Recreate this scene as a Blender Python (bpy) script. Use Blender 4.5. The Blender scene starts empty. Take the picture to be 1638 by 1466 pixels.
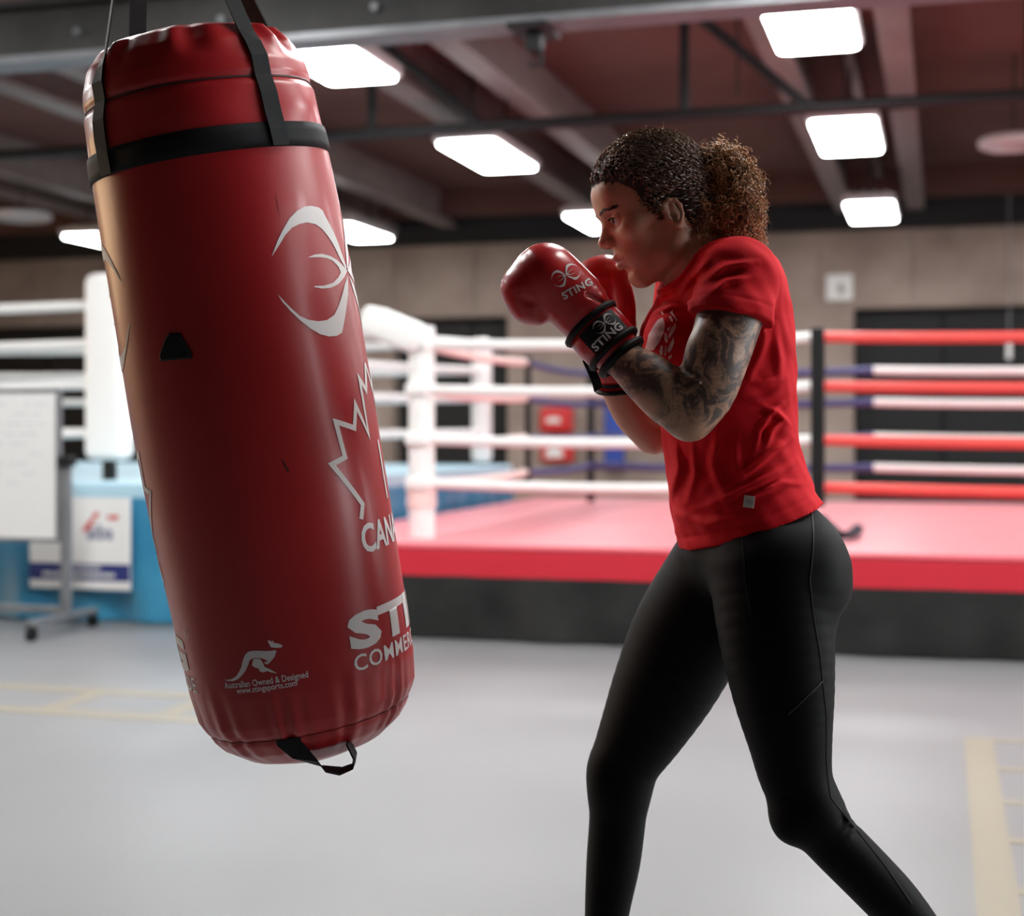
import bpy, bmesh, math, random
import numpy as np
from mathutils import Vector, Matrix
from mathutils.bvhtree import BVHTree

random.seed(7)
rng = np.random.default_rng(7)
scene = bpy.context.scene
COL = scene.collection

# ------------------------------------------------------------------ camera
EYE = 1.12                # lens height above the floor
FPX, CXP, HZN = 2400.0, 819.0, 690.0   # focal length and horizon of the 1638 x 1466 frame
cam_d = bpy.data.cameras.new('camera')
cam_d.sensor_width = 36.0
cam_d.lens = FPX / 1638.0 * 36.0
cam_d.shift_y = -(733.0 - HZN) / 1638.0
cam_d.clip_start = 0.05
cam_d.clip_end = 100
cam_d.dof.use_dof = True
cam_d.dof.focus_distance = 2.42
cam_d.dof.aperture_fstop = 2.7
cam = bpy.data.objects.new('camera', cam_d)
cam.location = (0, 0, EYE)
cam.rotation_euler = (math.radians(90), 0, 0)
COL.objects.link(cam)
scene.camera = cam

# ------------------------------------------------------------------ world and view
w = bpy.data.worlds.new('hall_air')
scene.world = w
w.use_nodes = True
w.node_tree.nodes['Background'].inputs[0].default_value = (0.80, 0.86, 1.0, 1)
w.node_tree.nodes['Background'].inputs[1].default_value = 0.05
scene.view_settings.view_transform = 'Standard'
scene.view_settings.look = 'None'
scene.view_settings.exposure = 0.2
scene.view_settings.gamma = 1.0
scene.view_settings.use_curve_mapping = False
scene.cycles.use_denoising = True
scene.cycles.max_bounces = 8
scene.cycles.sample_clamp_indirect = 6.0
LAMP = 24.0               # radiance of the ceiling luminaires
FILL_R, FILL_L = 9.0, 5.5   # glow of the added, unseen side windows
FILL_OVER = 0.85               # output of the two added overhead lamps, unseen
NEAR = 1.9               # relative output of the row nearest the boxer

# ------------------------------------------------------------------ room axes
A16 = math.radians(16.0)
E1 = Vector((math.cos(A16), -math.sin(A16), 0))   # along the back wall, to the right
E2 = Vector((math.sin(A16), math.cos(A16), 0))    # into the hall
def RM(u, v, z=0.0): return E1 * u + E2 * v + Vector((0, 0, z))
ROOM = Matrix.Rotation(-A16, 4, 'Z')

# ------------------------------------------------------------------ materials
def mat(name, col, rough=0.6, metal=0.0, spec=0.5, coat=0.0, emit=None, estr=0.0, noise=None, bump=None, sheen=0.0, sss=0.0):
    m = bpy.data.materials.new(name)
    m.use_nodes = True
    nt = m.node_tree
    b = nt.nodes['Principled BSDF']
    b.inputs['Base Color'].default_value = (*col, 1)
    b.inputs['Roughness'].default_value = rough
    b.inputs['Metallic'].default_value = metal
    b.inputs['Specular IOR Level'].default_value = spec
    b.inputs['Coat Weight'].default_value = coat
    b.inputs['Coat Roughness'].default_value = 0.15
    b.inputs['Sheen Weight'].default_value = sheen
    if sss:
        b.inputs['Subsurface Weight'].default_value = sss
        b.inputs['Subsurface Radius'].default_value = (0.012, 0.005, 0.003)
        b.inputs['Subsurface Scale'].default_value = 0.5
    if emit:
        b.inputs['Emission Color'].default_value = (*emit, 1)
        b.inputs['Emission Strength'].default_value = estr
    tc = nt.nodes.new('ShaderNodeTexCoord')
    if noise:      # (scale, second colour, detail)
        n = nt.nodes.new('ShaderNodeTexNoise')
        n.inputs['Scale'].default_value = noise[0]
        n.inputs['Detail'].default_value = noise[2] if len(noise) > 2 else 4
        nt.links.new(tc.outputs['Object'], n.inputs['Vector'])
        r = nt.nodes.new('ShaderNodeValToRGB')
        r.color_ramp.elements[0].position = 0.35
        r.color_ramp.elements[1].position = 0.65
        r.color_ramp.elements[0].color = (*col, 1)
        r.color_ramp.elements[1].color = (*noise[1], 1)
        nt.links.new(n.outputs['Fac'], r.inputs['Fac'])
        nt.links.new(r.outputs['Color'], b.inputs['Base Color'])
    if bump:       # (scale, strength)
        n2 = nt.nodes.new('ShaderNodeTexNoise')
        n2.inputs['Scale'].default_value = bump[0]
        n2.inputs['Detail'].default_value = 3
        nt.links.new(tc.outputs['Object'], n2.inputs['Vector'])
        bp = nt.nodes.new('ShaderNodeBump')
        bp.inputs['Strength'].default_value = bump[1]
        bp.inputs['Distance'].default_value = 0.004
        nt.links.new(n2.outputs['Fac'], bp.inputs['Height'])
        nt.links.new(bp.outputs['Normal'], b.inputs['Normal'])
    return m

# ------------------------------------------------------------------ mesh helpers
def link(name, me, m, parent=None, smooth=False):
    if m is not None: me.materials.append(m)
    if smooth:
        me.polygons.foreach_set('use_smooth', [True] * len(me.polygons))
    o = bpy.data.objects.new(name, me)
    COL.objects.link(o)
    if parent is not None:
        o.parent = parent
    return o
def tag(o, label, cat=None, group=None, kind=None):
    if label: o['label'] = label
    if cat: o['category'] = cat
    if group: o['group'] = group
    if kind: o['kind'] = kind
    return o
def empty(name, label, cat, loc=(0, 0, 0), group=None):
    o = bpy.data.objects.new(name, None)
    o.empty_display_size = 0.1
    o.location = loc
    COL.objects.link(o)
    return tag(o, label, cat, group)
def settle(root, parts):
    """parent world-space parts to an empty that already stands in its place"""
    bpy.context.view_layer.update()
    for p in parts:
        p.parent = root
        p.matrix_parent_inverse = Matrix.Translation(-Vector(root.location))

class MB:
    def __init__(s): s.bm = bmesh.new()
    def box(s, lo, hi, M=None, bevel=0.0):
        c = [(lo[i] + hi[i]) / 2 for i in range(3)]
        d = [abs(hi[i] - lo[i]) for i in range(3)]
        g = bmesh.ops.create_cube(s.bm, size=1.0, matrix=Matrix.Translation(c) @ Matrix.Diagonal((*d, 1)))
        vs = g['verts']
        if bevel > 0:
            es = list({e for v in vs for e in v.link_edges})
            r = bmesh.ops.bevel(s.bm, geom=es, offset=bevel, segments=3, profile=0.5, affect='EDGES')
            vs = list({v for f in r['faces'] for v in f.verts} | {v for v in vs if v.is_valid})
        if M is not None: bmesh.ops.transform(s.bm, matrix=M, verts=vs)
        return s
    def tube(s, pts, r, n=10, cap=True, closed=False, sx=1.0, ref=None):
        pts = [Vector(p) for p in pts]
        N = len(pts)
        rs = r if isinstance(r, (list, tuple)) else [r] * N
        rings = []
        nrm = None
        for i in range(N):
            if closed: t = (pts[(i + 1) % N] - pts[i - 1]).normalized()
            else: t = (pts[min(i + 1, N - 1)] - pts[max(i - 1, 0)]).normalized()
            if nrm is None:
                a = Vector(ref) if ref is not None else (Vector((0, 0, 1)) if abs(t.z) < 0.9 else Vector((1, 0, 0)))
                nrm = (a - t * a.dot(t)).normalized()
            else:
                nrm = (nrm - t * nrm.dot(t)).normalized()
            b = t.cross(nrm)
            ring = []
            for k in range(n):
                an = 2 * math.pi * k / n
                ring.append(s.bm.verts.new(pts[i] + (nrm * math.cos(an) * sx + b * math.sin(an)) * rs[i]))
            rings.append(ring)
        for i in range(N if closed else N - 1):
            A, B = rings[i], rings[(i + 1) % N]
            for k in range(n):
                s.bm.faces.new((A[k], A[(k + 1) % n], B[(k + 1) % n], B[k]))
        if cap and not closed:
            s.bm.faces.new(rings[0][::-1]); s.bm.faces.new(rings[-1])
        return s
    def ribbon(s, pts, width_dirs, width, thick, out_dirs):
        """flat webbing: rectangular section swept along pts"""
        rings = []
        for p, wd, od in zip(pts, width_dirs, out_dirs):
            p, wd, od = Vector(p), Vector(wd).normalized() * width / 2, Vector(od).normalized() * thick
            rings.append([s.bm.verts.new(q) for q in (p - wd, p + wd, p + wd + od, p - wd + od)])
        for A, B in zip(rings[:-1], rings[1:]):
            for k in range(4):
                s.bm.faces.new((A[k], A[(k + 1) % 4], B[(k + 1) % 4], B[k]))
        s.bm.faces.new(rings[0][::-1]); s.bm.faces.new(rings[-1])
        return s
    def lathe(s, prof, M=None, n=32):
        rings = []
        for r, z in prof:
            rings.append([s.bm.verts.new((r * math.cos(2 * math.pi * k / n), r * math.sin(2 * math.pi * k / n), z)) for k in range(n)])
        for A, B in zip(rings[:-1], rings[1:]):
            for k in range(n):
                s.bm.faces.new((A[k], A[(k + 1) % n], B[(k + 1) % n], B[k]))
        s.bm.faces.new(rings[0][::-1]); s.bm.faces.new(rings[-1])
        if M is not None: bmesh.ops.transform(s.bm, matrix=M, verts=[v for r in rings for v in r])
        return s
    def build(s, name, m, parent=None, smooth=False, M=None):
        if M is not None: bmesh.ops.transform(s.bm, matrix=M, verts=s.bm.verts)
        bmesh.ops.recalc_face_normals(s.bm, faces=s.bm.faces)
        me = bpy.data.meshes.new(name)
        s.bm.to_mesh(me); s.bm.free()
        o = link(name, me, m, parent, smooth)
        if smooth:
            try: me.set_sharp_from_angle(angle=math.radians(40))
            except Exception: pass
        return o

def text_mesh(body, size=1.0, bold=0.0, xs=1.0, spacing=1.0):
    """list of (verts2d, faces) of a line of lettering, left end at x=0, baseline at y=0"""
    c = bpy.data.curves.new('lettering', 'FONT')
    c.body = body; c.size = size; c.offset = bold; c.resolution_u = 3; c.space_character = spacing
    o = bpy.data.objects.new('lettering', c)
    COL.objects.link(o)
    bpy.context.view_layer.update()
    me = bpy.data.meshes.new_from_object(o.evaluated_get(bpy.context.evaluated_depsgraph_get()))
    bpy.data.objects.remove(o); bpy.data.curves.remove(c)
    v = [(p.co.x * xs, p.co.y) for p in me.vertices]
    f = [tuple(p.vertices) for p in me.polygons]
    bpy.data.meshes.remove(me)
    x0 = min(p[0] for p in v); 
    return [(a - x0, b) for a, b in v], f
def fit_text(body, width, cap, bold=0.0, spacing=1.0):
    v, f = text_mesh(body, 1.0, bold, 1.0, spacing)
    W = max(p[0] for p in v)
    Hc = max(p[1] for p in v)
    return [(a / W * width, b / Hc * cap) for a, b in v], f
def flat_bm(shapes, cut):
    """2-D polygons / (verts, faces) -> one bmesh in the xy plane, sliced every `cut` in x (and y)"""
    bm = bmesh.new()
    for sh in shapes:
        if isinstance(sh, tuple):
            vs = [bm.verts.new((x, y, 0)) for x, y in sh[0]]
            for f in sh[1]:
                try: bm.faces.new([vs[i] for i in f])
                except ValueError: pass
        else:
            vs = [bm.verts.new((x, y, 0)) for x, y in sh]
            bm.faces.new(vs)
    bmesh.ops.triangulate(bm, faces=bm.faces)
    xs = [v.co.x for v in bm.verts]; ys = [v.co.y for v in bm.verts]
    for ax, (lo, hi) in ((0, (min(xs), max(xs))), (1, (min(ys), max(ys)))):
        k = lo + cut
        while k < hi:
            co = Vector((k, 0, 0)) if ax == 0 else Vector((0, k, 0))
            no = Vector((1, 0, 0)) if ax == 0 else Vector((0, 1, 0))
            bmesh.ops.bisect_plane(bm, geom=bm.verts[:] + bm.edges[:] + bm.faces[:], plane_co=co, plane_no=no, dist=1e-6)
            k += cut
    return bm
def stroke(pts, wd, closed=False):
    """thick polyline as one polygon"""
    L, Rr = [], []
    n = len(pts)
    for i, p in enumerate(pts):
        a = pts[max(i - 1, 0)]; b = pts[min(i + 1, n - 1)]
        def nn(q, r):
            dx, dy = r[0] - q[0], r[1] - q[1]; l = math.hypot(dx, dy) or 1
            return (-dy / l, dx / l)
        n1, n2 = nn(a, p) if i else nn(p, b), nn(p, b) if i < n - 1 else nn(a, p)
        mx, my = n1[0] + n2[0], n1[1] + n2[1]
        l = math.hypot(mx, my) or 1; mx /= l; my /= l
        k = min(1 / max(mx * n1[0] + my * n1[1], 0.3), 2.6) * wd / 2
        L.append((p[0] + mx * k, p[1] + my * k)); Rr.append((p[0] - mx * k, p[1] - my * k))
    return [[L[i], L[i + 1], Rr[i + 1], Rr[i]] for i in range(n - 1)]
def project_decal(name, shapes, org, ux, uy, bvh, m, parent=None, off=0.0012, cut=0.008, reach=0.2):
    """lay flat shapes on a surface: each point drops along -(ux x uy) onto it"""
    bm = flat_bm(shapes, cut)
    org, ux, uy = Vector(org), Vector(ux).normalized(), Vector(uy).normalized()
    nz = ux.cross(uy).normalized()
    dead = []
    for v in bm.verts:
        p = org + ux * v.co.x + uy * v.co.y + nz * reach
        h = bvh.ray_cast(p, -nz, reach * 2)
        if h[0] is None: dead.append(v)
        else:
            n = h[1] if h[1].dot(nz) > 0 else -h[1]
            v.co = h[0] + n * off
    if dead: bmesh.ops.delete(bm, geom=dead, context='VERTS')
    me = bpy.data.meshes.new(name); bm.to_mesh(me); bm.free()
    return link(name, me, m, parent, True)

# ------------------------------------------------------------------ signed-distance modelling
class Field:
    def __init__(s, lo, hi, h):
        s.lo = np.array(lo, np.float32); s.h = h
        n = np.ceil((np.array(hi) - s.lo) / h).astype(int) + 1
        s.ax = [(s.lo[i] + h * np.arange(n[i])).astype(np.float32) for i in range(3)]
        s.d = np.full(n, 1.0, np.float32)
    def sl(s, lo, hi):
        out = []
        for i in range(3):
            a = int(max(0, math.floor((lo[i] - s.lo[i]) / s.h))); b = int(min(len(s.ax[i]), math.ceil((hi[i] - s.lo[i]) / s.h) + 1))
            if b <= a: return None
            out.append(slice(a, b))
        return tuple(out)
    def do(s, f, lo, hi, k=0.0, op='add'):
        q = s.sl(lo, hi)
        if q is None: return
        X = s.ax[0][q[0]][:, None, None]; Y = s.ax[1][q[1]][None, :, None]; Z = s.ax[2][q[2]][None, None, :]
        nd = f(X, Y, Z)
        d = s.d[q]
        if op == 'disp': s.d[q] = d + nd; return
        if op == 'sub':
            nd = -nd
            if k > 0:
                hh = np.clip(0.5 - 0.5 * (d - nd) / k, 0, 1)
                s.d[q] = d * (1 - hh) + nd * hh + k * hh * (1 - hh)
            else: s.d[q] = np.maximum(d, nd)
            return
        if k > 0:
            hh = np.clip(0.5 + 0.5 * (d - nd) / k, 0, 1)
            s.d[q] = d * (1 - hh) + nd * hh - k * hh * (1 - hh)
        else: s.d[q] = np.minimum(d, nd)
    def cone(s, a, b, ra, rb, k=0.0, sy=1.0, op='add', cut=None):
        a = np.array(a, float); b = np.array(b, float); ab = b - a; L2 = float(ab @ ab) + 1e-12
        R = max(ra, rb) * max(1, sy) + 0.03 + k
        def f(X, Y, Z):
            t = np.clip(((X - a[0]) * ab[0] + (Y - a[1]) * ab[1] + (Z - a[2]) * ab[2]) / L2, 0, 1)
            dd = np.sqrt((X - a[0] - t * ab[0]) ** 2 + ((Y - a[1] - t * ab[1]) / sy) ** 2 + (Z - a[2] - t * ab[2]) ** 2) - (ra + t * (rb - ra))
            if cut is not None:
                c, n = cut
                dd = np.maximum(dd, (X - c[0]) * n[0] + (Y - c[1]) * n[1] + (Z - c[2]) * n[2])
            return dd
        s.do(f, np.minimum(a, b) - R, np.maximum(a, b) + R, k, op)
    def chain(s, pts, k=0.0, sy=1.0, op='add', grow=0.0, res=4):
        """limb: smooth spline of spheres, blended into the rest with radius k"""
        C = np.array([p for p, _ in pts], float); r = np.array([q for _, q in pts], float) + grow
        D = np.concatenate([C, r[:, None]], 1)
        E_ = np.concatenate([D[:1] * 2 - D[1:2], D, D[-1:] * 2 - D[-2:-1]])
        out = []
        for i in range(len(D) - 1):
            p0, p1, p2, p3 = E_[i:i + 4]
            for q in range(res):
                t = q / res
                out.append(.5 * (2 * p1 + (p2 - p0) * t + (2 * p0 - 5 * p1 + 4 * p2 - p3) * t * t + (3 * p1 - p0 - 3 * p2 + p3) * t ** 3))
        out.append(D[-1]); out = np.array(out)
        m = out[:, 3].max() * max(1, sy) + .03 + k
        q = s.sl(out[:, :3].min(0) - m, out[:, :3].max(0) + m)
        if q is None: return
        T = Field.__new__(Field); T.h = s.h; T.ax = [s.ax[i][q[i]] for i in range(3)]
        T.lo = np.array([a[0] for a in T.ax], np.float32); T.d = np.full([len(a) for a in T.ax], 1.0, np.float32)
        for a, b in zip(out[:-1], out[1:]): T.cone(a[:3], b[:3], a[3], b[3], 0, sy)
        nd = T.d; d = s.d[q]
        if k > 0:
            hh = np.clip(0.5 + 0.5 * (d - nd) / k, 0, 1)
            s.d[q] = d * (1 - hh) + nd * hh - k * hh * (1 - hh)
        else: s.d[q] = np.minimum(d, nd)
    def ell(s, c, r, k=0.0, B=None, op='add'):
        """ellipsoid; B = rows of the local axes"""
        c = np.array(c, float); r = np.array(r, float)
        B = np.eye(3) if B is None else np.array(B, float)
        R = r.max() + 0.03 + k
        def f(X, Y, Z):
            x, y, z = X - c[0], Y - c[1], Z - c[2]
            k0 = 0; k1 = 0
            for i in range(3):
                q = x * B[i][0] + y * B[i][1] + z * B[i][2]
                k0 = k0 + (q / r[i]) ** 2; k1 = k1 + (q / r[i] ** 2) ** 2
            k0 = np.sqrt(k0); k1 = np.sqrt(k1) + 1e-6
            return k0 * (k0 - 1) / k1
        s.do(f, c - R, c + R, k, op)
    def mesh(s, smooth=1):
        d = s.d; h = s.h
        n = np.array(d.shape)
        neg = d < 0
        cnt = np.zeros(n - 1, np.int8)
        for i in (0, 1):
            for j in (0, 1):
                for k in (0, 1):
                    cnt += neg[i:n[0] - 1 + i, j:n[1] - 1 + j, k:n[2] - 1 + k]
        cells = np.argwhere((cnt > 0) & (cnt < 8))
        vid = np.full(n - 1, -1, np.int32)
        vid[cells[:, 0], cells[:, 1], cells[:, 2]] = np.arange(len(cells))
        cor = {(i, j, k): d[cells[:, 0] + i, cells[:, 1] + j, cells[:, 2] + k] for i in (0, 1) for j in (0, 1) for k in (0, 1)}
        acc = np.zeros((len(cells), 3)); num = np.zeros(len(cells))
        for a in cor:
            for ax in range(3):
                if a[ax] == 0:
                    b = list(a); b[ax] = 1; b = tuple(b)
                    va, vb = cor[a], cor[b]
                    m = (va < 0) != (vb < 0)
                    t = np.where(m, va / np.where(m, va - vb, 1), 0)
                    p = np.array(a, float)[None, :].repeat(len(cells), 0); p[:, ax] += t
                    acc += p * m[:, None]; num += m
        V = s.lo[None, :] + h * (cells + acc / num[:, None])
        quads = []
        for ax in range(3):
            o1, o2 = (ax + 1) % 3, (ax + 2) % 3
            sa = [slice(None)] * 3; sb = [slice(None)] * 3
            sa[ax] = slice(0, -1); sb[ax] = slice(1, None)
            A, Bn = neg[tuple(sa)], neg[tuple(sb)]
            e = np.argwhere(A != Bn)
            e = e[(e[:, o1] > 0) & (e[:, o2] > 0) & (e[:, o1] < n[o1] - 1) & (e[:, o2] < n[o2] - 1)]
            def g(d1, d2):
                q = e.copy(); q[:, o1] += d1; q[:, o2] += d2
                return vid[q[:, 0], q[:, 1], q[:, 2]]
            Q = np.stack([g(-1, -1), g(0, -1), g(0, 0), g(-1, 0)], 1)
            inside = A[e[:, 0], e[:, 1], e[:, 2]]
            Q[~inside] = Q[~inside][:, ::-1]
            quads.append(Q)
        Q = np.concatenate(quads)
        Q = Q[(Q >= 0).all(1)]
        for _ in range(smooth):
            S = np.zeros_like(V); c = np.zeros(len(V))
            for i in range(4):
                a, b = Q[:, i], Q[:, (i + 1) % 4]
                for ax in range(3):
                    S[:, ax] += np.bincount(a, V[b, ax], len(V)) + np.bincount(b, V[a, ax], len(V))
                c += np.bincount(a, minlength=len(V)) + np.bincount(b, minlength=len(V))
            V = V * 0.5 + 0.5 * S / np.maximum(c, 1)[:, None]
        return V, Q
def np_mesh(name, V, Q):
    me = bpy.data.meshes.new(name)
    me.vertices.add(len(V)); me.vertices.foreach_set('co', np.ascontiguousarray(V, np.float32).ravel())
    me.loops.add(Q.size); me.loops.foreach_set('vertex_index', np.ascontiguousarray(Q, np.int32).ravel())
    me.polygons.add(len(Q)); me.polygons.foreach_set('loop_start', np.arange(0, Q.size, Q.shape[1], dtype=np.int32))
    me.update(calc_edges=True); me.validate()
    return me
def bvh_of(V, Q): return BVHTree.FromPolygons([tuple(v) for v in V.tolist()], Q.tolist())
# ================================================================== MATERIALS OF THE HALL
M_floor = mat('floor_vinyl', (0.17, 0.17, 0.174), 0.42, spec=0.5, noise=(0.6, (0.195, 0.195, 0.20), 3), bump=(220, 0.03))
M_line = mat('floor_line_paint', (0.235, 0.208, 0.16), 0.45)
M_conc = mat('wall_concrete', (0.27, 0.205, 0.172), 0.9, noise=(1.4, (0.38, 0.30, 0.255), 6), bump=(9, 0.3))
M_ceil = mat('ceiling_concrete', (0.10, 0.040, 0.030), 0.9, noise=(0.7, (0.14, 0.058, 0.045), 5))  # red bounce off the ring canvas is tinted into this colour
M_joist = mat('joist_paint', (0.20, 0.165, 0.158), 0.5, noise=(3, (0.25, 0.21, 0.20)))
M_steel_dk = mat('dark_steel', (0.014, 0.014, 0.015), 0.6, 0.1, spec=0.3)
M_steel = mat('grey_steel', (0.15, 0.155, 0.165), 0.45, 0.4, noise=(5, (0.20, 0.205, 0.215)))
M_beam = mat('beam_steel', (0.022, 0.021, 0.020), 0.6, 0.1, noise=(4, (0.04, 0.038, 0.036)))
M_door = mat('dark_shutter', (0.016, 0.016, 0.0165), 0.6, spec=0.3)
M_plas = mat('wall_plaster_dark', (0.06, 0.05, 0.045), 0.9)
M_tan = mat('wall_tan', (0.55, 0.34, 0.17), 0.8, noise=(1.0, (0.60, 0.38, 0.20)))
M_lens = mat('luminaire_lens', (0.9, 0.9, 0.88), 0.4, emit=(0.98, 1.0, 1.0), estr=LAMP)
M_lens_near = mat('luminaire_lens_dimmed', (0.9, 0.9, 0.88), 0.4, emit=(0.98, 1.0, 1.0), estr=LAMP * NEAR)  # unseen near row, boosted for rim light
M_house = mat('luminaire_housing', (0.55, 0.52, 0.52), 0.5)
M_white = mat('white_vinyl', (0.80, 0.79, 0.77), 0.45, spec=0.4)
M_rope_w = mat('white_rope_cover', (0.78, 0.76, 0.74), 0.5)
M_rope_p = mat('pink_white_rope_cover', (0.78, 0.60, 0.56), 0.5)
M_rope_r = mat('red_rope_cover', (0.72, 0.07, 0.06), 0.5)
M_rope_b = mat('blue_rope_cover', (0.045, 0.045, 0.15), 0.55)
M_canvas = mat('red_canvas', (0.66, 0.10, 0.135), 0.42, spec=0.5, sheen=0.25, noise=(2.5, (0.70, 0.12, 0.155)))
M_skirt_r = mat('red_skirt', (0.50, 0.010, 0.026), 0.6)
M_skirt_k = mat('black_skirt', (0.008, 0.008, 0.008), 0.6, spec=0.3, noise=(3, (0.020, 0.020, 0.019)))
M_blue = mat('blue_skirt', (0.03, 0.20, 0.36), 0.35, noise=(3, (0.05, 0.27, 0.44)))
M_blue_l = mat('pale_blue_canvas', (0.42, 0.62, 0.72), 0.5)
M_black = mat('black_rubber', (0.006, 0.006, 0.0065), 0.6, spec=0.25)
M_navy = mat('navy_print', (0.02, 0.03, 0.16), 0.6)
M_redprint = mat('red_print', (0.60, 0.05, 0.04), 0.6)
M_greyprint = mat('grey_ink', (0.45, 0.45, 0.48), 0.6)
M_board = mat('whiteboard_face', (0.62, 0.61, 0.60), 0.35)
M_bluepad = mat('blue_pad_vinyl', (0.03, 0.07, 0.35), 0.5)
M_redpad = mat('red_pad_vinyl', (0.62, 0.03, 0.03), 0.4)

# ================================================================== ROOM SHELL
WU0, WU1, WV0, WV1, WZ = -16.5, 9.0, -3.5, 19.5, 4.3
def rbox(name, lo, hi, m, parent=None, bevel=0.0, kind=None, smooth=False):
    o = MB().box(lo, hi, bevel=bevel).build(name, m, parent, smooth, M=ROOM)
    if kind: o['kind'] = kind
    return o
floor = rbox('floor', (WU0, WV0, -0.2), (WU1, WV1 + 1.2, 0.0), M_floor, kind='structure')
ceiling = rbox('ceiling', (WU0, WV0, WZ), (WU1, WV1 + 1.2, WZ + 0.2), M_ceil, kind='structure')
rbox('wall_left', (WU0 - 0.2, WV0, 0), (WU0, WV1 + 1.2, WZ), M_tan, kind='structure')
rbox('wall_right', (WU1, WV0, 0), (WU1 + 0.2, WV1 + 1.2, WZ), M_conc, kind='structure')
rbox('wall_front', (WU0, WV0 - 0.2, 0), (WU1, WV0, WZ), M_plas, kind='structure')
# added unseen windows in the side walls, glowing to side-light boxer and bag
M_frame = mat('window_frame_paint', (0.3, 0.3, 0.3), 0.5)
def fill_window(n, side, v, zlo, zhi, wd, m):
    u0 = WU1 - 0.06 if side > 0 else WU0
    u1 = WU1 if side > 0 else WU0 + 0.06
    wo = rbox('window_%d' % n, (u0, v - wd / 2, zlo - 0.06), (u1, v + wd / 2, zlo), M_frame, kind='structure')
    rbox('window_head', (u0, v - wd / 2, zhi), (u1, v + wd / 2, zhi + 0.06), M_frame, wo)
    um = (u0 + u1) / 2
    for k in range(4):
        vv = v - wd / 2 + (wd - 0.06) * k / 3
        rbox('mullion', (u0, vv, zlo + .001), (u1, vv + 0.06, zhi - .001), M_frame, wo)
        if k < 3: rbox('pane', (um - .008, vv + .061, zlo + .001), (um + .008, vv + (wd - .06) / 3 - .001, zhi - .001), m, wo)
M_fill_r = mat('daylit_pane', (0.8, 0.85, 0.9), 0.1, emit=(0.92, 0.97, 1.0), estr=FILL_R)
M_fill_l = mat('daylit_pane_warm', (0.8, 0.8, 0.75), 0.1, emit=(1.0, 0.66, 0.36), estr=FILL_L)  # orange glow added for a warm highlight on the bag
for i, v in enumerate((3.6, 6.6, 9.6)): fill_window(1 + i, 1, v, 1.0, 3.5, 2.7, M_fill_r)
for i, v in enumerate((3.6, 6.6, 9.6)): fill_window(4 + i, -1, v, 1.0, 3.5, 2.7, M_fill_l)
# back wall: concrete lintel above, piers between dark shuttered bays
wall_b = rbox('wall_back', (WU0, WV1, 2.68), (WU1, WV1 + 0.4, WZ), M_conc, kind='structure')
def wall_u(px, v=WV1):
    t = (px - CXP) / FPX
    Y = v / (t * math.sin(A16) + math.cos(A16))
    return t * Y * math.cos(A16) - Y * math.sin(A16)
bays = [(wall_u(1365), 8.0), (wall_u(628), wall_u(812)), (wall_u(-330), wall_u(300))]
edges = sorted([WU0, WU1] + [e for b in bays for e in b])
for i in range(0, len(edges), 2):
    rbox('pier', (edges[i], WV1, 0), (edges[i + 1], WV1 + 0.4, 2.68), M_conc, wall_b)
for n, (a, b) in enumerate(bays):
    d = rbox('door_%d' % (n + 1), (a, WV1 + 0.30, 0), (b, WV1 + 0.36, 2.68), M_door, kind='structure')
    k = a + 0.02
    while k < b - 0.3:
        rbox('shutter_panel', (k, WV1 + 0.255, 0.03), (min(k + 1.05, b), WV1 + 0.295, 2.62), M_door, d)
        k += 1.1
# formwork joints of the concrete lintel as raised panels
k = WU0 + 0.05
while k < WU1 - 0.5:
    rbox('concrete_panel', (k, WV1 - 0.02, 2.72), (k + 1.13, WV1 - 0.002, 3.62), M_conc, wall_b)
    k += 1.15
trim = rbox('trim_1', (WU0, WV1 - 0.25, 3.66), (WU1, WV1 - 0.03, 4.0), M_steel_dk, kind='structure')
# ceiling joists running into the hall, in pairs beside each lamp row
ROWS = [-10.1, -6.8, -3.78, -0.74, 2.35, 5.4]
for u in ROWS:
    for du in (-0.42, 0.42):
        j = MB()
        j.box((u + du - 0.11, WV0 + .1, 3.86), (u + du + 0.11, WV1 - 0.3, 3.90))
        j.box((u + du - 0.02, WV0 + .1, 3.90), (u + du + 0.02, WV1 - 0.3, 4.30))
        j.build('joist', M_joist, ceiling, M=ROOM)
    rbox('conduit', (u - 0.04, WV0 + .1, 4.2), (u + 0.04, WV1 - 0.3, 4.27), M_joist, ceiling)
for v in (18.9,):
    rbox('cross_beam', (WU0, v - 0.16, 3.98), (WU1, v + 0.16, 4.3), M_ceil, ceiling)

# painted agility ladders on the floor
def line_box(lo, hi, parent=None): return MB().box((lo[0], lo[1], 0.0004), (hi[0], hi[1], 0.0016)).build('painted_line', M_line, parent, M=ROOM)
def flr(px, py):
    Y = EYE * FPX / (py - HZN); X = (px - CXP) / FPX * Y
    return X * math.cos(A16) - Y * math.sin(A16), X * math.sin(A16) + Y * math.cos(A16)
lad1 = tag(empty('floor_ladder', 'pale yellow ladder marking painted on the floor left of the bag', 'floor marking', RM(-3.2, 5.4)), None)
parts = []
va, vb = flr(150, 1106)[1], flr(150, 1143)[1]
u0, u1 = flr(0, 1120)[0] - 1.5, flr(305, 1135)[0] + 0.6
parts.append(line_box((u0, va - 0.06, 0), (u1, va + 0.06, 0)))
parts.append(line_box((u0, vb - 0.06, 0), (u1, vb + 0.06, 0)))
k = u0 + 0.25
while k < u1:
    parts.append(line_box((k - 0.05, vb + 0.06, 0), (k + 0.05, va - 0.06, 0))); k += 0.52
settle(lad1, parts)
lad2 = empty('floor_ladder', 'pale yellow ladder marking painted on the floor in the near right corner', 'floor marking', RM(0.3, 3.5))
parts = []
v_hi = flr(1600, 1183)[1]
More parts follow.
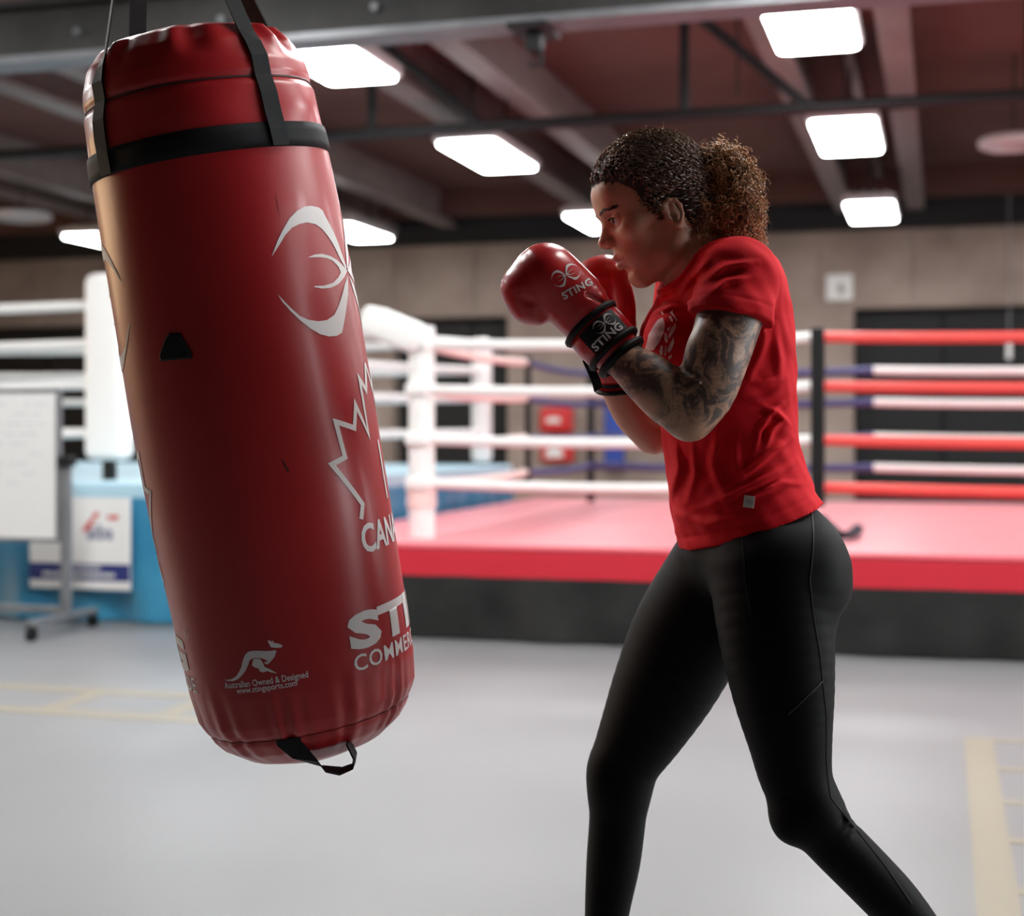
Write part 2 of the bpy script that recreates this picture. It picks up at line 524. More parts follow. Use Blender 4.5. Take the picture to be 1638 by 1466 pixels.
uL = flr(1563, 1185)[0]
parts.append(line_box((uL - 0.045, 1.6, 0), (uL + 0.055, v_hi, 0)))
parts.append(line_box((uL + 0.56, 1.6, 0), (uL + 0.66, v_hi, 0)))
for py in (1186, 1231, 1284, 1345, 1425, 1530):
    v = flr(1610, py)[1]
    parts.append(line_box((uL + 0.055, v - 0.03, 0), (uL + 0.56, v + 0.03, 0)))
settle(lad2, parts)

# ================================================================== CEILING LUMINAIRES
VROWS = [5.2, 8.85, 12.45, 16.8]
where = {-10.1: 'far left', -6.8: 'left', -3.78: 'second', -0.74: 'right', 2.35: 'outer right', 5.4: 'outermost right'}
LABEL = {
 (-0.74, 8.85): 'bright rectangular ceiling light at the top right edge of the picture',
 (-0.74, 12.45): 'bright rectangular ceiling light hanging under the dark pipe at right',
 (-0.74, 16.8): 'small bright ceiling light at right closest to the back wall',
 (-3.78, 8.85): 'bright ceiling light touching the top right of the red bag',
 (-3.78, 12.45): 'bright ceiling light between the red bag and the boxer, under the dark pipe',
 (-3.78, 16.8): 'bright ceiling light directly in front of the face of the boxer',
 (-6.8, 16.8): 'bright ceiling light beside the emblem at the right edge of the bag',
 (-10.1, 16.8): 'bright ceiling light peeking out left of the red bag'}
def luminaire(u, v, label, lens=None):
    root = empty('ceiling_light', label, 'ceiling light', RM(u, v, 3.5), 'rectangular luminaires in rows under the joists')
    b = MB(); b.box((u - 0.27, v - 0.72, 3.515), (u + 0.27, v + 0.72, 3.60), bevel=0.02)
    parts = [b.build('housing', M_house, M=ROOM)]
    b = MB(); b.box((u - 0.245, v - 0.69, 3.49), (u + 0.245, v + 0.69, 3.52))
    bm = b.bm
    ed = [e for e in bm.edges if abs(e.verts[0].co.z - e.verts[1].co.z) > 0.01]
    bmesh.ops.bevel(bm, geom=ed, offset=0.06, segments=4, profile=0.5, affect='EDGES')
    parts.append(b.build('lens', lens or (M_lens if v > 6 else M_lens_near), M=ROOM))
    for dv in (-0.45, 0.0, 0.45):
        f = MB()
        for k in range(4): f.box((u - 0.2 + k * 0.11, v + dv - 0.12, 3.60), (u - 0.13 + k * 0.11, v + dv + 0.12, 3.645))
        parts.append(f.build('heat_sink', M_house, M=ROOM))
    for dv in (-0.5, 0.5):
        parts.append(MB().tube([RM(u, v + dv, 3.6), RM(u, v + dv, 4.3)], 0.012, 6).build('drop_rod', M_steel_dk))
    settle(root, parts)
for u in ROWS:
    for v in VROWS:
        if u < -6 and 6 < v < 10: continue      # no lamps in these bays
        lab = LABEL.get((u, v))
        if lab is None:
            if v < 6: lab = 'bright ceiling light above the frame in the row nearest the boxer'
            elif u < -3: lab = 'bright ceiling light covered by the body of the red bag' if u > -9 else 'bright ceiling light beyond the left edge of the picture'
            else: lab = 'bright ceiling light outside the right edge of the picture'
        luminaire(u, v, lab)

M_lens_fill = mat('luminaire_lens_low', (0.9, 0.9, 0.88), 0.4, emit=(1.0, 0.98, 0.95), estr=LAMP * FILL_OVER)  # two lamps added overhead for rim and side light on the boxer
luminaire(0.55, 3.35, 'bright ceiling light overhead behind the shoulders of the boxer, above the frame', M_lens_fill)
luminaire(-2.9, 3.6, 'bright ceiling light overhead left of the punching bag, above the frame', M_lens_fill)
# ================================================================== STEELWORK UNDER THE CEILING
def room_at(px, py, z):
    Y = (z - EYE) * FPX / (HZN - py); X = (px - CXP) / FPX * Y
    return X * math.cos(A16) - Y * math.sin(A16), X * math.sin(A16) + Y * math.cos(A16)
# deep I-beam crossing above the bag
zb = 3.10
ub, vb = room_at(500, 72, zb)
beam = empty('steel_beam', 'dark steel I-beam crossing the top left behind the hanging bag', 'beam', RM(ub, vb, zb))
pp = []
pp.append(rbox('bottom_flange', (WU0 + .05, vb - 0.11, zb), (WU1 - .05, vb + 0.11, zb + 0.035), M_steel))
pp.append(rbox('web', (WU0 + .05, vb - 0.012, zb + 0.036), (WU1 - .05, vb + 0.012, zb + 0.30), M_beam))
pp.append(rbox('top_flange', (WU0 + .05, vb - 0.11, zb + 0.301), (WU1 - .05, vb + 0.11, zb + 0.335), M_beam))
for k in range(12):
    uu = -7 + k * 0.85
    pp.append(MB().tube([RM(uu, vb - 0.013, zb + .16), RM(uu, vb - 0.045, zb + .16)], 0.022, 6).build('bolt', M_steel))
for uu in (-11, -5.2, 0.6, 6.4):
    pp.append(rbox('hanger', (uu - .05, vb - .05, zb + .336), (uu + .05, vb + .05, 4.3), M_beam))
settle(beam, pp)
# clamp with a hook on that beam
uc, vc = room_at(838, 30, zb)
cl = empty('beam_clamp', 'small dark clamp with hook under the steel beam', 'clamp', RM(uc, vb - .02, zb - .02))
pp = [MB().box((uc - 0.10, vb - 0.15, zb - 0.03), (uc + 0.10, vb + 0.15, zb - 0.002), bevel=0.008).build('clamp_plate', M_steel_dk, M=ROOM),
      MB().box((uc - 0.03, vb - 0.05, zb - 0.12), (uc + 0.05, vb + 0.03, zb - 0.03), bevel=0.01).build('clamp_body', M_steel_dk, M=ROOM),
      MB().tube([RM(uc + .01 + .035 * math.sin(t), vb, zb - .155 + .035 * math.cos(t)) for t in [i * .5 for i in range(10)]], 0.01, 8).build('hook', M_steel_dk)]
settle(cl, pp)
# dark pipe truss spanning the hall
zt = 3.30
ut, vt = room_at(1000, 190, zt)
tr = empty('pipe_truss', 'thin dark pipe truss crossing the hall under the ceiling joists', 'truss', RM(ut, vt, zt))
pp = [MB().tube([RM(WU0 + .05, vt, zt), RM(WU1 - .05, vt, zt)], 0.044, 10).build('bottom_chord', M_steel_dk, smooth=True)]
for (pxa, pxb) in ((1095, 1040), (540, 505), (30, -10), (1640, 1700)):
    ua, ub2 = room_at(pxa, 185, zt)[0], room_at(pxb, 185, zt)[0]
    pp.append(MB().tube([RM(ua, vt, zt), RM(ua, vt, 4.05)], 0.036, 8).build('post', M_steel_dk, smooth=True))
    pp.append(MB().tube([RM(ua + .85, vt, zt), RM(ua - 0.3, vt - .25, 4.3)], 0.036, 8).build('strut', M_steel_dk, smooth=True))
settle(tr, pp)
# round discs hung near the ceiling
for (px, py, rad, lab) in ((1622, 228, 0.25, 'round pinkish ceiling disc at the right edge above the ring'), (36, 346, 0.28, 'round pale ceiling disc at the left edge above the blue ring')):
    u_, v_ = room_at(px, py, 3.55)
    root = empty('ceiling_disc', lab, 'ceiling disc', RM(u_, v_, 3.55))
    T = Matrix.Translation(RM(u_, v_, 3.55))
    pp = [MB().tube([T @ Vector((rad * math.cos(a), rad * math.sin(a), 0)) for a in [i * math.pi / 16 for i in range(32)]], 0.045, 8, closed=True).build('rim', M_house, smooth=True),
          MB().lathe([(0.02, 0.01), (rad, 0.01), (rad, 0.03), (0.02, 0.03)], T).build('disc', M_house),
          MB().tube([T @ Vector((0, 0, 0.03)), T @ Vector((0, 0, 0.75))], 0.01, 6).build('rod', M_steel_dk)]
    settle(root, pp)
# sprinkler drop hanging on a thin rod
u_, v_ = room_at(1180, 12, 4.0)
root = empty('sprinkler', 'thin rod with a dark round cap hanging from the ceiling', 'sprinkler', RM(u_, v_, 4.2))
pp = [MB().tube([RM(u_, v_, 3.4), RM(u_, v_, 4.3)], 0.008, 6).build('rod', M_steel_dk), MB().lathe([(0.02, 0), (0.07, 0.02), (0.07, 0.06), (0.02, 0.08)], Matrix.Translation(RM(u_, v_, 4.18)), 16).build('cap', M_steel_dk)]
settle(root, pp)

# ================================================================== RINGS
def rope_tube(p, q, r, m, name='rope'):
    p, q = Vector(p), Vector(q)
    pts = []
    for i in range(9):
        t = i / 8
        pts.append(p.lerp(q, t) - Vector((0, 0, 0.02 * 4 * t * (1 - t))))
    return MB().tube(pts, r, 10).build(name, m, smooth=True)
def split_rope(p, q, t, r, ma, mb):
    p, q = Vector(p), Vector(q); c = p.lerp(q, t)
    return [rope_tube(p, c, r, ma), rope_tube(c, q, r, mb)]
def skirt(name, pts, z0, z1, m, seed, amp=0.018, sub=60):
    """hanging cloth panel along a polyline in room u,v with soft pleats"""
    rnd = random.Random(seed)
    ph = [rnd.uniform(0, 6.28) for _ in range(6)]
    bm = bmesh.new(); rows = []
    NZ = 8
    tot = []
    for (a, b) in zip(pts[:-1], pts[1:]):
        L = math.hypot(b[0] - a[0], b[1] - a[1]); n = max(2, int(L * sub / 2))
        nx, ny = (b[1] - a[1]) / L, -(b[0] - a[0]) / L
        for i in range(n + 1):
            t = i / n
            tot.append((a[0] + (b[0] - a[0]) * t, a[1] + (b[1] - a[1]) * t, nx, ny, L * t))
    for (u, v, nx, ny, s_) in tot:
        col = []
        for k in range(NZ + 1):
            t = k / NZ
            z = z1 + (z0 - z1) * t
            o = amp * (0.15 + t) * (math.sin(s_ * 7 + ph[0] + 1.5 * t) + 0.7 * math.sin(s_ * 15.3 + ph[1] - t) + 0.5 * math.sin(s_ * 4.1 + 5 * t + ph[2]))
            col.append(bm.verts.new(RM(u + nx * o, v + ny * o, z)))
        rows.append(col)
    for A, B in zip(rows[:-1], rows[1:]):
        for k in range(NZ): bm.faces.new((A[k], B[k], B[k + 1], A[k + 1]))
    me = bpy.data.meshes.new(name); bm.to_mesh(me); bm.free()
    return link(name, me, m, None, True)
def cushion(name, c, w_, d_, z0, z1, m, rot=0.0, bev=0.05):
    return MB().box((-w_ / 2, -d_ / 2, z0), (w_ / 2, d_ / 2, z1), bevel=bev).build(name, m, smooth=True, M=Matrix.Translation(RM(c[0], c[1], 0)) @ ROOM @ Matrix.Rotation(rot, 4, 'Z'))

# --- red ring
PZ = 0.513
RU0, RU1, RV0, RV1 = -3.58, 3.0, 7.65, 13.3
ring = empty('boxing_ring', 'boxing ring with red canvas floor, red and black skirt and four rope rows', 'boxing ring', RM(-0.3, 10.4, 0))
pp = [rbox('platform', (RU0 + .06, RV0 + .06, 0.0), (RU1 - .06, RV1 - .06, PZ - 0.03), M_skirt_k),
      rbox('canvas', (RU0, RV0, PZ - 0.028), (RU1, RV1, PZ), M_canvas, bevel=0.012),
      rbox('mat_edge', (RU0 - .004, RV0 - .004, PZ - 0.175), (RU1 + .004, RV1 + .004, PZ - 0.031), M_skirt_r, bevel=0.006),
      skirt('black_skirt', [(RU0 - .002, RV1), (RU0 - .002, RV0 - .002), (RU1, RV0 - .002)], 0.01, PZ - 0.17, M_skirt_k, 3, 0.012)]
ZR = [PZ + q for q in (0.31, 0.56, 0.845, 1.105)]
c_nl, c_nr, c_fl, c_fr = (-2.86, 8.1), (2.75, 8.1), (-2.92, 12.65), (2.75, 12.65)
u1308 = None
for i in range(400):      # where the black spacer stands on the front ropes
    u = c_nl[0] + i * 0.014
    p = RM(u, 8.1, 1)
    if p.x / p.y * FPX + CXP >= 1308: u1308 = u; break
t1 = (u1308 - c_nl[0]) / (c_nr[0] - c_nl[0])
u1395 = None
for i in range(400):
    u = c_fl[0] + i * 0.014
    p = RM(u, 12.65, 1)
    if p.x / p.y * FPX + CXP >= 1395: u1395 = u; break
t2 = (u1395 - c_fl[0]) / (c_fr[0] - c_fl[0])
for z in ZR:
    pp += split_rope(RM(*c_nl, z), RM(*c_nr, z), t1, 0.030, M_rope_w, M_rope_r)
    pp += split_rope(RM(*c_nl, z), RM(*c_fl, z), 0.52, 0.027, M_rope_p, M_rope_b)
    pp += split_rope(RM(*c_fl, z), RM(*c_fr, z), t2, 0.034, M_rope_b, M_rope_w)
    pp.append(rope_tube(RM(*c_fr, z), RM(*c_nr, z), 0.03, M_rope_r))
def spacer(u, v, m=M_black, wd=0.035):
    return rbox('rope_spacer', (u - wd, v - 0.045, ZR[0] - 0.1), (u + wd, v + 0.045, ZR[3] + 0.05), m, bevel=0.01)
pp += [spacer(u1308, 8.1), spacer(-2.88, c_nl[1] + .52 * (c_fl[1] - c_nl[1]), wd=0.015)]
# corner posts and the white pad on the near left corner
for (c, m, wd, z1) in ((c_nl, M_white, 0.075, ZR[3] + 0.1), (c_nr, M_redpad, 0.06, ZR[3] + 0.1), (c_fl, M_steel_dk, 0.035, ZR[3] + 0.1), (c_fr, M_white, 0.06, ZR[3] + 0.1)):
    pp.append(MB().tube([RM(*c, PZ), RM(*c, z1)], wd, 16).build('corner_post', m, smooth=True))
pp.append(MB().tube([RM(-2.86, 8.1, PZ + .17), RM(-2.86, 8.1, PZ + 0.30)], 0.085, 16).build('post_sleeve', M_rope_p, smooth=True))
for z in ZR: pp.append(MB().box((-2.93, 8.0, z - .04), (-2.79, 8.2, z + .04), bevel=0.02).build('turnbuckle_cover', M_white, M=ROOM, smooth=True))
# tilted cushion leaning over the corner
Tc = Matrix.Translation(RM(-3.02, 8.12, 1.70)) @ ROOM @ Matrix.Rotation(math.radians(22), 4, 'Y')
pp.append(MB().box((-0.19, -0.16, -0.085), (0.19, 0.16, 0.085), bevel=0.045).build('corner_cushion', M_white, smooth=True, M=Tc))
settle(ring, pp)

# --- blue ring at the left
BZ = 0.82
blue = empty('boxing_ring', 'boxing ring with shiny blue skirt, white ropes and white corner pads at left', 'boxing ring', RM(-7, 10.3, 0))
BU0, BU1, BV0, BV1 = -10.2, -3.72, 7.80, 13.0
pp = [rbox('platform', (BU0 + .06, BV0 + .06, 0), (BU1 - .06, BV1 - .06, BZ - .05), M_blue),
      rbox('canvas', (BU0, BV0, BZ - .1), (BU1, BV1, BZ), M_blue_l, bevel=.02),
      skirt('blue_skirt', [(BU0, BV0), (BU1, BV0), (BU1, BV1)], 0.01, BZ - .09, M_blue, 9, 0.022)]
ZB = [BZ + q for q in (0.29, 0.59, 0.84, 1.08)]
b_nr, b_fr, b_nl, b_fl = (-4.93, 8.2), (-3.95, 12.8), (-9.8, 8.2), (-9.8, 12.6)
for z in ZB:
    pp += [rope_tube(RM(*b_nl, z), RM(*b_nr, z), .032, M_rope_w), rope_tube(RM(*b_nr, z), RM(*b_fr, z), .032, M_rope_w), rope_tube(RM(*b_fl, z), RM(*b_fr, z), .032, M_rope_w)]
for c in (b_nr, b_fr, b_nl, b_fl):
    pp.append(MB().tube([RM(*c, BZ), RM(*c, BZ + 1.2)], .045, 12).build('corner_post', M_black, smooth=True))
pp += [cushion('corner_pad', b_nr, .27, .2, BZ + .12, BZ + 1.27, M_white, bev=.06),
       cushion('corner_pad', b_fr, .17, .16, BZ + .02, BZ + 1.13, M_white, bev=.05)]
settle(blue, pp)
# banner on the blue skirt
def flat_on_front(name, shapes, u0, z0, v, m, parent):
    bm = bmesh.new()
    for sh in shapes:
        if isinstance(sh, tuple): vs = [bm.verts.new(RM(u0 + x, v, z0 + y)) for x, y in sh[0]]; fs = sh[1]
        else: vs = [bm.verts.new(RM(u0 + x, v, z0 + y)) for x, y in sh]; fs = [range(len(vs))]
        for f in fs:
            try: bm.faces.new([vs[i] for i in f])
            except ValueError: pass
    me = bpy.data.meshes.new(name); bm.to_mesh(me); bm.free()
    return link(name, me, m, parent)
BVF = BV0 - 0.07
def uz_front(px, py, v):
    t = (px - CXP) / FPX
    Y = v / (t * math.sin(A16) + math.cos(A16))
    return t * Y * math.cos(A16) - Y * math.sin(A16), EYE - (py - HZN) / FPX * Y
(ua, za), (ub_, zb_) = uz_front(47, 940, BVF), uz_front(208, 797, BVF)
ban = empty('sponsor_banner', 'white sponsor banner with navy strip hung on the blue ring skirt', 'banner', RM((ua + ub_) / 2, BVF, za))
BW, BH = ub_ - ua, zb_ - za
pp = [rbox('banner_sheet', (ua, BVF, za), (ub_, BVF + .012, zb_), M_white, bevel=.004),
      flat_on_front('navy_strip', [[(0, .05), (BW, .05), (BW, .15), (0, .15)]], ua, za, BVF - .002, M_navy, None)]
pp.append(flat_on_front('lettering', [fit_text('aiba', .17, .085, .01)], ua + BW * .58, za + BH * .55, BVF - .002, M_navy, None))
red_marks = [[(.0, .0), (.05, .01), (.09, .07), (.07, .085), (.03, .04)], [(.07, .09), (.10, .08), (.12, .11), (.10, .125)], [(.16, .09), (.2, .075), (.25, .08), (.24, .105), (.19, .1)]]
pp.append(flat_on_front('red_figure_mark', red_marks, ua + BW * .52, za + BH * .62, BVF - .002, M_redprint, None))
rnd = random.Random(4)
for (zz, x0, x1, hh) in ((.118, .36, .70, .018), (.072, .14, .84, .024)):
    x = x0 * BW; dash = []
    while x < x1 * BW:
        wd = rnd.uniform(.012, .022); dash.append([(x, 0), (x + wd, 0), (x + wd, hh), (x, hh)]); x += wd + .008
    pp.append(flat_on_front('small_print', dash, ua, za + zz, BVF - .004, M_white, None))
settle(ban, pp)

# --- whiteboard on a wheeled stand
v_w = 7.3
(uR, zB_), (_, zT_) = uz_front(92, 862, v_w), uz_front(92, 628, v_w)
wb = empty('whiteboard', 'wheeled whiteboard with faint writing standing before the blue ring', 'whiteboard', RM(uR, v_w, 0))
pp = [rbox('panel', (uR - 1.25, v_w - .012, zB_), (uR, v_w + .012, zT_), M_board),
      rbox('frame', (uR, v_w - .018, zB_ - .02), (uR + .02, v_w + .018, zT_ + .02), M_steel),
      rbox('frame', (uR - 1.25, v_w - .018, zB_ - .02), (uR - .001, v_w + .018, zB_ - .001), M_steel),
      rbox('frame', (uR - 1.25, v_w - .018, zT_ + .001), (uR - .001, v_w + .018, zT_ + .02), M_steel)]
sc = []
for i in range(9):
    zz = zT_ - .07 - i * .055
    x = -1.1
    while x < -.06:
        L = rnd.uniform(.03, .12)
        if rnd.random() < .75 and x + L < -.04: sc.append([(x, zz - zB_), (x + L, zz - zB_), (x + L, zz - zB_ + .007), (x, zz - zB_ + .007)])
        x += L + .03
pp.append(flat_on_front('pen_marks', sc, uR, zB_, v_w - .0135, M_greyprint, None))
uP = uz_front(99, 800, v_w)[0] + .02
pp.append(rbox('upright', (uP - .02, v_w - .02, .1), (uP + .035, v_w + .02, zB_ + .44), M_steel, bevel=.006))
pp.append(rbox('knob', (uP - .03, v_w - .04, zB_ + .40), (uP + .05, v_w + .04, zB_ + .46), M_black, bevel=.01))
pp.append(rbox('cross_bar', (uP - 1.3, v_w - .02, .11), (uP - .021, v_w + .02, .15), M_steel, bevel=.006))
pp.append(MB().box((uP - .025, v_w - .34, .075), (uP + .03, v_w + .30, .112), bevel=.008).build('foot', M_steel, M=ROOM @ Matrix.Translation((0, 0, 0))))
for dv in (-.32, .28):
    pp.append(MB().tube([RM(uP - .018, v_w + dv, .035), RM(uP + .018, v_w + dv, .035)], .034, 14).build('caster', M_black, smooth=True))
    pp.append(rbox('caster_fork', (uP - .025, v_w + dv - .015, .035), (uP + .025, v_w + dv + .015, .078), M_black))
settle(wb, pp)

# --- things on and before the back wall
def wall_box(px0, py0, px1, py1, v=WV1):
    (a, zt_), (b, zb2) = uz_front(px0, py0, v), uz_front(px1, py1, v)
    return a, b, zb2, zt_
a, b, z0, z1 = wall_box(868, 652, 920, 740)
s = empty('red_wall_pad', 'red padded shield with two white marks on the back wall', 'wall pad', RM((a + b) / 2, WV1 - .1, z0))
zm = (z0 + z1) / 2
pp = [rbox('upper_pad', (a, WV1 - .2, zm + .03), (b, WV1 - .025, z1), M_redpad, bevel=.05, smooth=True),
      rbox('lower_pad', (a + .01, WV1 - .2, z0), (b + .01, WV1 - .025, zm - .03), M_redpad, bevel=.05, smooth=True),
      flat_on_front('white_mark', [[(.1, .1), (.3, .1), (.28, .17), (.12, .17)]], a, zm + .06, WV1 - .203, M_white, None),
      flat_on_front('white_mark', [[(.08, .05), (.34, .05), (.3, .17), (.21, .22), (.12, .17)]], a, z0 + .02, WV1 - .203, M_white, None)]
settle(s, pp)
a, b, z0, z1 = wall_box(970, 600, 1001, 753)
s = empty('blue_wall_pad', 'tall narrow blue pad fixed to the back wall behind the ring', 'wall pad', RM((a + b) / 2, WV1 - .1, z0))
pp = [rbox('pad', (a, WV1 - .18, z0), (b, WV1 - .025, z1), M_bluepad, bevel=.04, smooth=True), rbox('backing', (a + .03, WV1 - .0245, z0 + .05), (b - .03, WV1 - .003, z1 - .05), M_steel_dk)]
settle(s, pp)
a, b, z0, z1 = wall_box(1322, 440, 1364, 480)
s = empty('bay_sign', 'square white number sign on the concrete lintel', 'sign', RM((a + b) / 2, WV1 - .03, z0))
pp = [rbox('plate', (a, WV1 - .045, z0), (b, WV1 - .021, z1), M_white, bevel=.004), flat_on_front('numeral', [fit_text('6', .09, .15, .01)], (a + b) / 2 - .02, z0 + .08, WV1 - .047, mat('brown_ink', (.14, .1, .08), .7), None)]
settle(s, pp)
a, b, z0, z1 = wall_box(1614, 470, 1626, 575, WV1 - .5)
s = empty('hanging_cable', 'thin pale cable with connector hanging before the dark bay at right', 'cable', RM(a, WV1 - .5, z1))
pp = [MB().tube([RM(a, WV1 - .5, z0 + .2), RM(a + .01, WV1 - .5, z1 + .3), RM(a, WV1 - .5, 4.0)], .004, 6).build('wire', M_greyprint), MB().box((a - .03, WV1 - .53, z0), (a + .03, WV1 - .47, z0 + .22), bevel=.01).build('connector', M_rope_w, M=ROOM)]
settle(s, pp)
# folded dark hand wrap lying on the red canvas
pw = []
for (px, py) in ((1310, 838), (1326, 850), (1338, 858), (1352, 860), (1364, 856), (1372, 850)):
    Y = (EYE - PZ - .03) * FPX / (py - HZN); pw.append(Vector(((px - CXP) / FPX * Y, Y, PZ + .040)))
hw = empty('hand_wrap', 'dark navy hand wrap lying on the red canvas behind the boxer', 'hand wrap', (pw[2].x, pw[2].y, PZ))
M_wrap = mat('wrap_cloth', (0.008, 0.008, 0.02), 0.8)
pp = [MB().tube(pw, [.04, .045, .032, .020, .028, .034], 8).build('loose_end', M_wrap, smooth=True),
      MB().tube([pw[0] + Vector((.06 * math.cos(t) - .03, .06 * math.sin(t), .012)) for t in [i * .5 for i in range(13)]], .03, 8, closed=True).build('coil', M_wrap, smooth=True)]
settle(hw, pp)
# ================================================================== PUNCHING BAG
def wire_bump(m, kind, scale, strength, dist):
    nt = m.node_tree; b = nt.nodes['Principled BSDF']
    tc = nt.nodes.new('ShaderNodeTexCoord')
    n = nt.nodes.new('ShaderNodeTexWave' if kind == 'wave' else 'ShaderNodeTexNoise')
    n.inputs['Scale'].default_value = scale
    nt.links.new(tc.outputs['Object'], n.inputs['Vector'])
    bp = nt.nodes.new('ShaderNodeBump'); bp.inputs['Strength'].default_value = strength; bp.inputs['Distance'].default_value = dist
    nt.links.new(n.outputs['Fac'], bp.inputs['Height']); nt.links.new(bp.outputs['Normal'], b.inputs['Normal'])
M_bag = mat('red_vinyl', (0.40, 0.010, 0.014), 0.36, spec=0.5, coat=0.08, noise=(3, (0.43, 0.014, 0.018)), bump=(14, 0.05))
M_web = mat('black_webbing', (0.006, 0.007, 0.009), 0.65, spec=0.2)
wire_bump(M_web, 'wave', 400, 0.3, 0.0006)
M_print = mat('white_print', (0.80, 0.78, 0.77), 0.55)
M_tape = mat('clear_tape', (0.46, 0.055, 0.06), 0.25)
M_seam = mat('dark_seam', (0.03, 0.004, 0.004), 0.6)

BC = Vector((-0.439875, 2.55, 1.173125))
BA = Vector((-0.16637376, -0.06878426, 0.98366076))
BX = Vector((0.98606276, -0.01160565, 0.16596849))
BY = Vector((0.0, 0.99756405, 0.06975647))
def bag_rad(h):
    return float(np.interp(h, [-.625, -.618, -.60, -.575, -.55, -.52, -.47, -.4, -.2, 0, .3, .43, .5, .54, .575, .60, .615, .62],
                              [.001, .06, .115, .150, .170, .184, .192, .196, .202, .204, .201, .1965, .192, .186, .172, .150, .10, .001]))
def bag_pt(th, h, off=0.0):
    """surface of the bag: th in degrees from the camera side, to the right"""
    t = math.radians(th)
    r = bag_rad(h)
    lo = max(0.0, min(1.0, (-.44 - h) / .08)) * max(0.0, min(1.0, (h + .60) / .03))
    hi = max(0.0, min(1.0, (h - .545) / .04)) * max(0.0, min(1.0, (.625 - h) / .02))
    w1 = math.sin(t * 34 + 1.3 * math.sin(t * 5)) * (0.55 + 0.45 * math.sin(t * 11 + 2))
    w2 = math.sin(t * 15 + 1.7 * math.sin(t * 4 + 1)) * (0.5 + 0.5 * math.sin(t * 7))
    r += 0.0030 * lo * w1 + 0.0085 * hi * w2
    r += 0.0016 * math.sin(3 * t + 4 * h) + 0.0010 * math.sin(5 * t - 9 * h + 1)
    # dents around the top collar
    r += 0.006 * math.exp(-((h - .46) / .035) ** 2) * (0.4 + 0.6 * math.sin(t * 6 + .6))
    r -= 0.005 * math.exp(-((h - .508) / .007) ** 2)
    r -= 0.0035 * math.exp(-((h + .545) / .006) ** 2)
    r += off
    return BC + BA * h + BX * (r * math.sin(t)) - BY * (r * math.cos(t))
bag = empty('punching_bag', 'tall red vinyl punching bag with white emblem hanging tilted from black straps', 'punching bag', (BC.x + .1, BC.y, 0.56))
pp = []
NT, hs = 288, sorted(set([round(x, 5) for x in np.concatenate([np.linspace(-.625, -.44, 56), np.linspace(-.44, .42, 60), np.linspace(.42, .62, 60)])]))
V = np.array([bag_pt(360 * k / NT, h) for h in hs for k in range(NT)])
Q = []
for i in range(len(hs) - 1):
    for k in range(NT):
        Q.append((i * NT + k, i * NT + (k + 1) % NT, (i + 1) * NT + (k + 1) % NT, (i + 1) * NT + k))
pp.append(link('bag_body', np_mesh('bag_body', V, np.array(Q)), M_bag, None, True))
# black band and straps
def band(name, h0, h1, off, m, n=160, th0=0, th1=360):
    bm = bmesh.new(); cols = []
    full = abs(th1 - th0 - 360) < .1
    for k in range(n if full else n + 1):
        th = th0 + (th1 - th0) * k / n
        c = []
        for (h, o) in ((h0, -.003), (h0 + .001, off), ((h0 * 2 + h1) / 3, off + .0007), ((h0 + h1 * 2) / 3, off + .0007), (h1 - .001, off), (h1, -.003)):
            c.append(bm.verts.new(bag_pt(th, h, o)))
        cols.append(c)
    for k in range(n):
        A, B = cols[k], cols[(k + 1) % len(cols)]
        for i in range(5): bm.faces.new((A[i], B[i], B[i + 1], A[i + 1]))
    me = bpy.data.meshes.new(name); bm.to_mesh(me); bm.free()
    return link(name, me, m, None, True)
pp.append(band('webbing_band', .392, .433, .0035, M_web))
pp.append(band('top_seam', .5055, .5105, .0018, M_seam))
pp.append(band('bottom_seam', -.5465, -.5440, .0004, M_seam))
HANG = BC + BA * 1.02
for th in (-43, 44, 133, -135):
    pts, wd, od = [], [], []
    for h in (.393, .40, .42, .45, .48, .51, .54, .565, .585):
        pts.append(bag_pt(th, h, .0052 if h < .436 else .003)); 
        od.append((bag_pt(th, h, 1) - bag_pt(th, h, 0))); wd.append(bag_pt(th + 5, h) - bag_pt(th - 5, h))
    for t in (.15, .4, .7, 1.0):
        pts.append(bag_pt(th, .585, .003).lerp(HANG, t)); od.append(od[8]); wd.append(wd[8].lerp(Vector(wd[8]) * .6, t))
    pp.append(MB().ribbon(pts, wd, .031, .0028, od).build('strap', M_web))
ringpts = [HANG + BA * .03 + (BX * math.cos(a) + BA * math.sin(a)) * .04 for a in [i * math.pi / 10 for i in range(20)]]
pp.append(MB().tube(ringpts, .007, 8, closed=True).build('steel_ring', M_steel, smooth=True))
top = Vector((HANG.x, HANG.y, 4.3)) + Vector((-.28, -.1, 0))
for i in range(16):
    c = (HANG + BA * .075).lerp(top, (i + .45) / 16)
    d = (top - HANG).normalized(); sd = BX if i % 2 else BY
    pp.append(MB().tube([c + d * (.075 * math.sin(a)) + sd * (.022 * math.cos(a)) for a in [j * math.pi / 7 for j in range(14)]], .007, 6, closed=True).build('chain_link', M_steel, smooth=True))
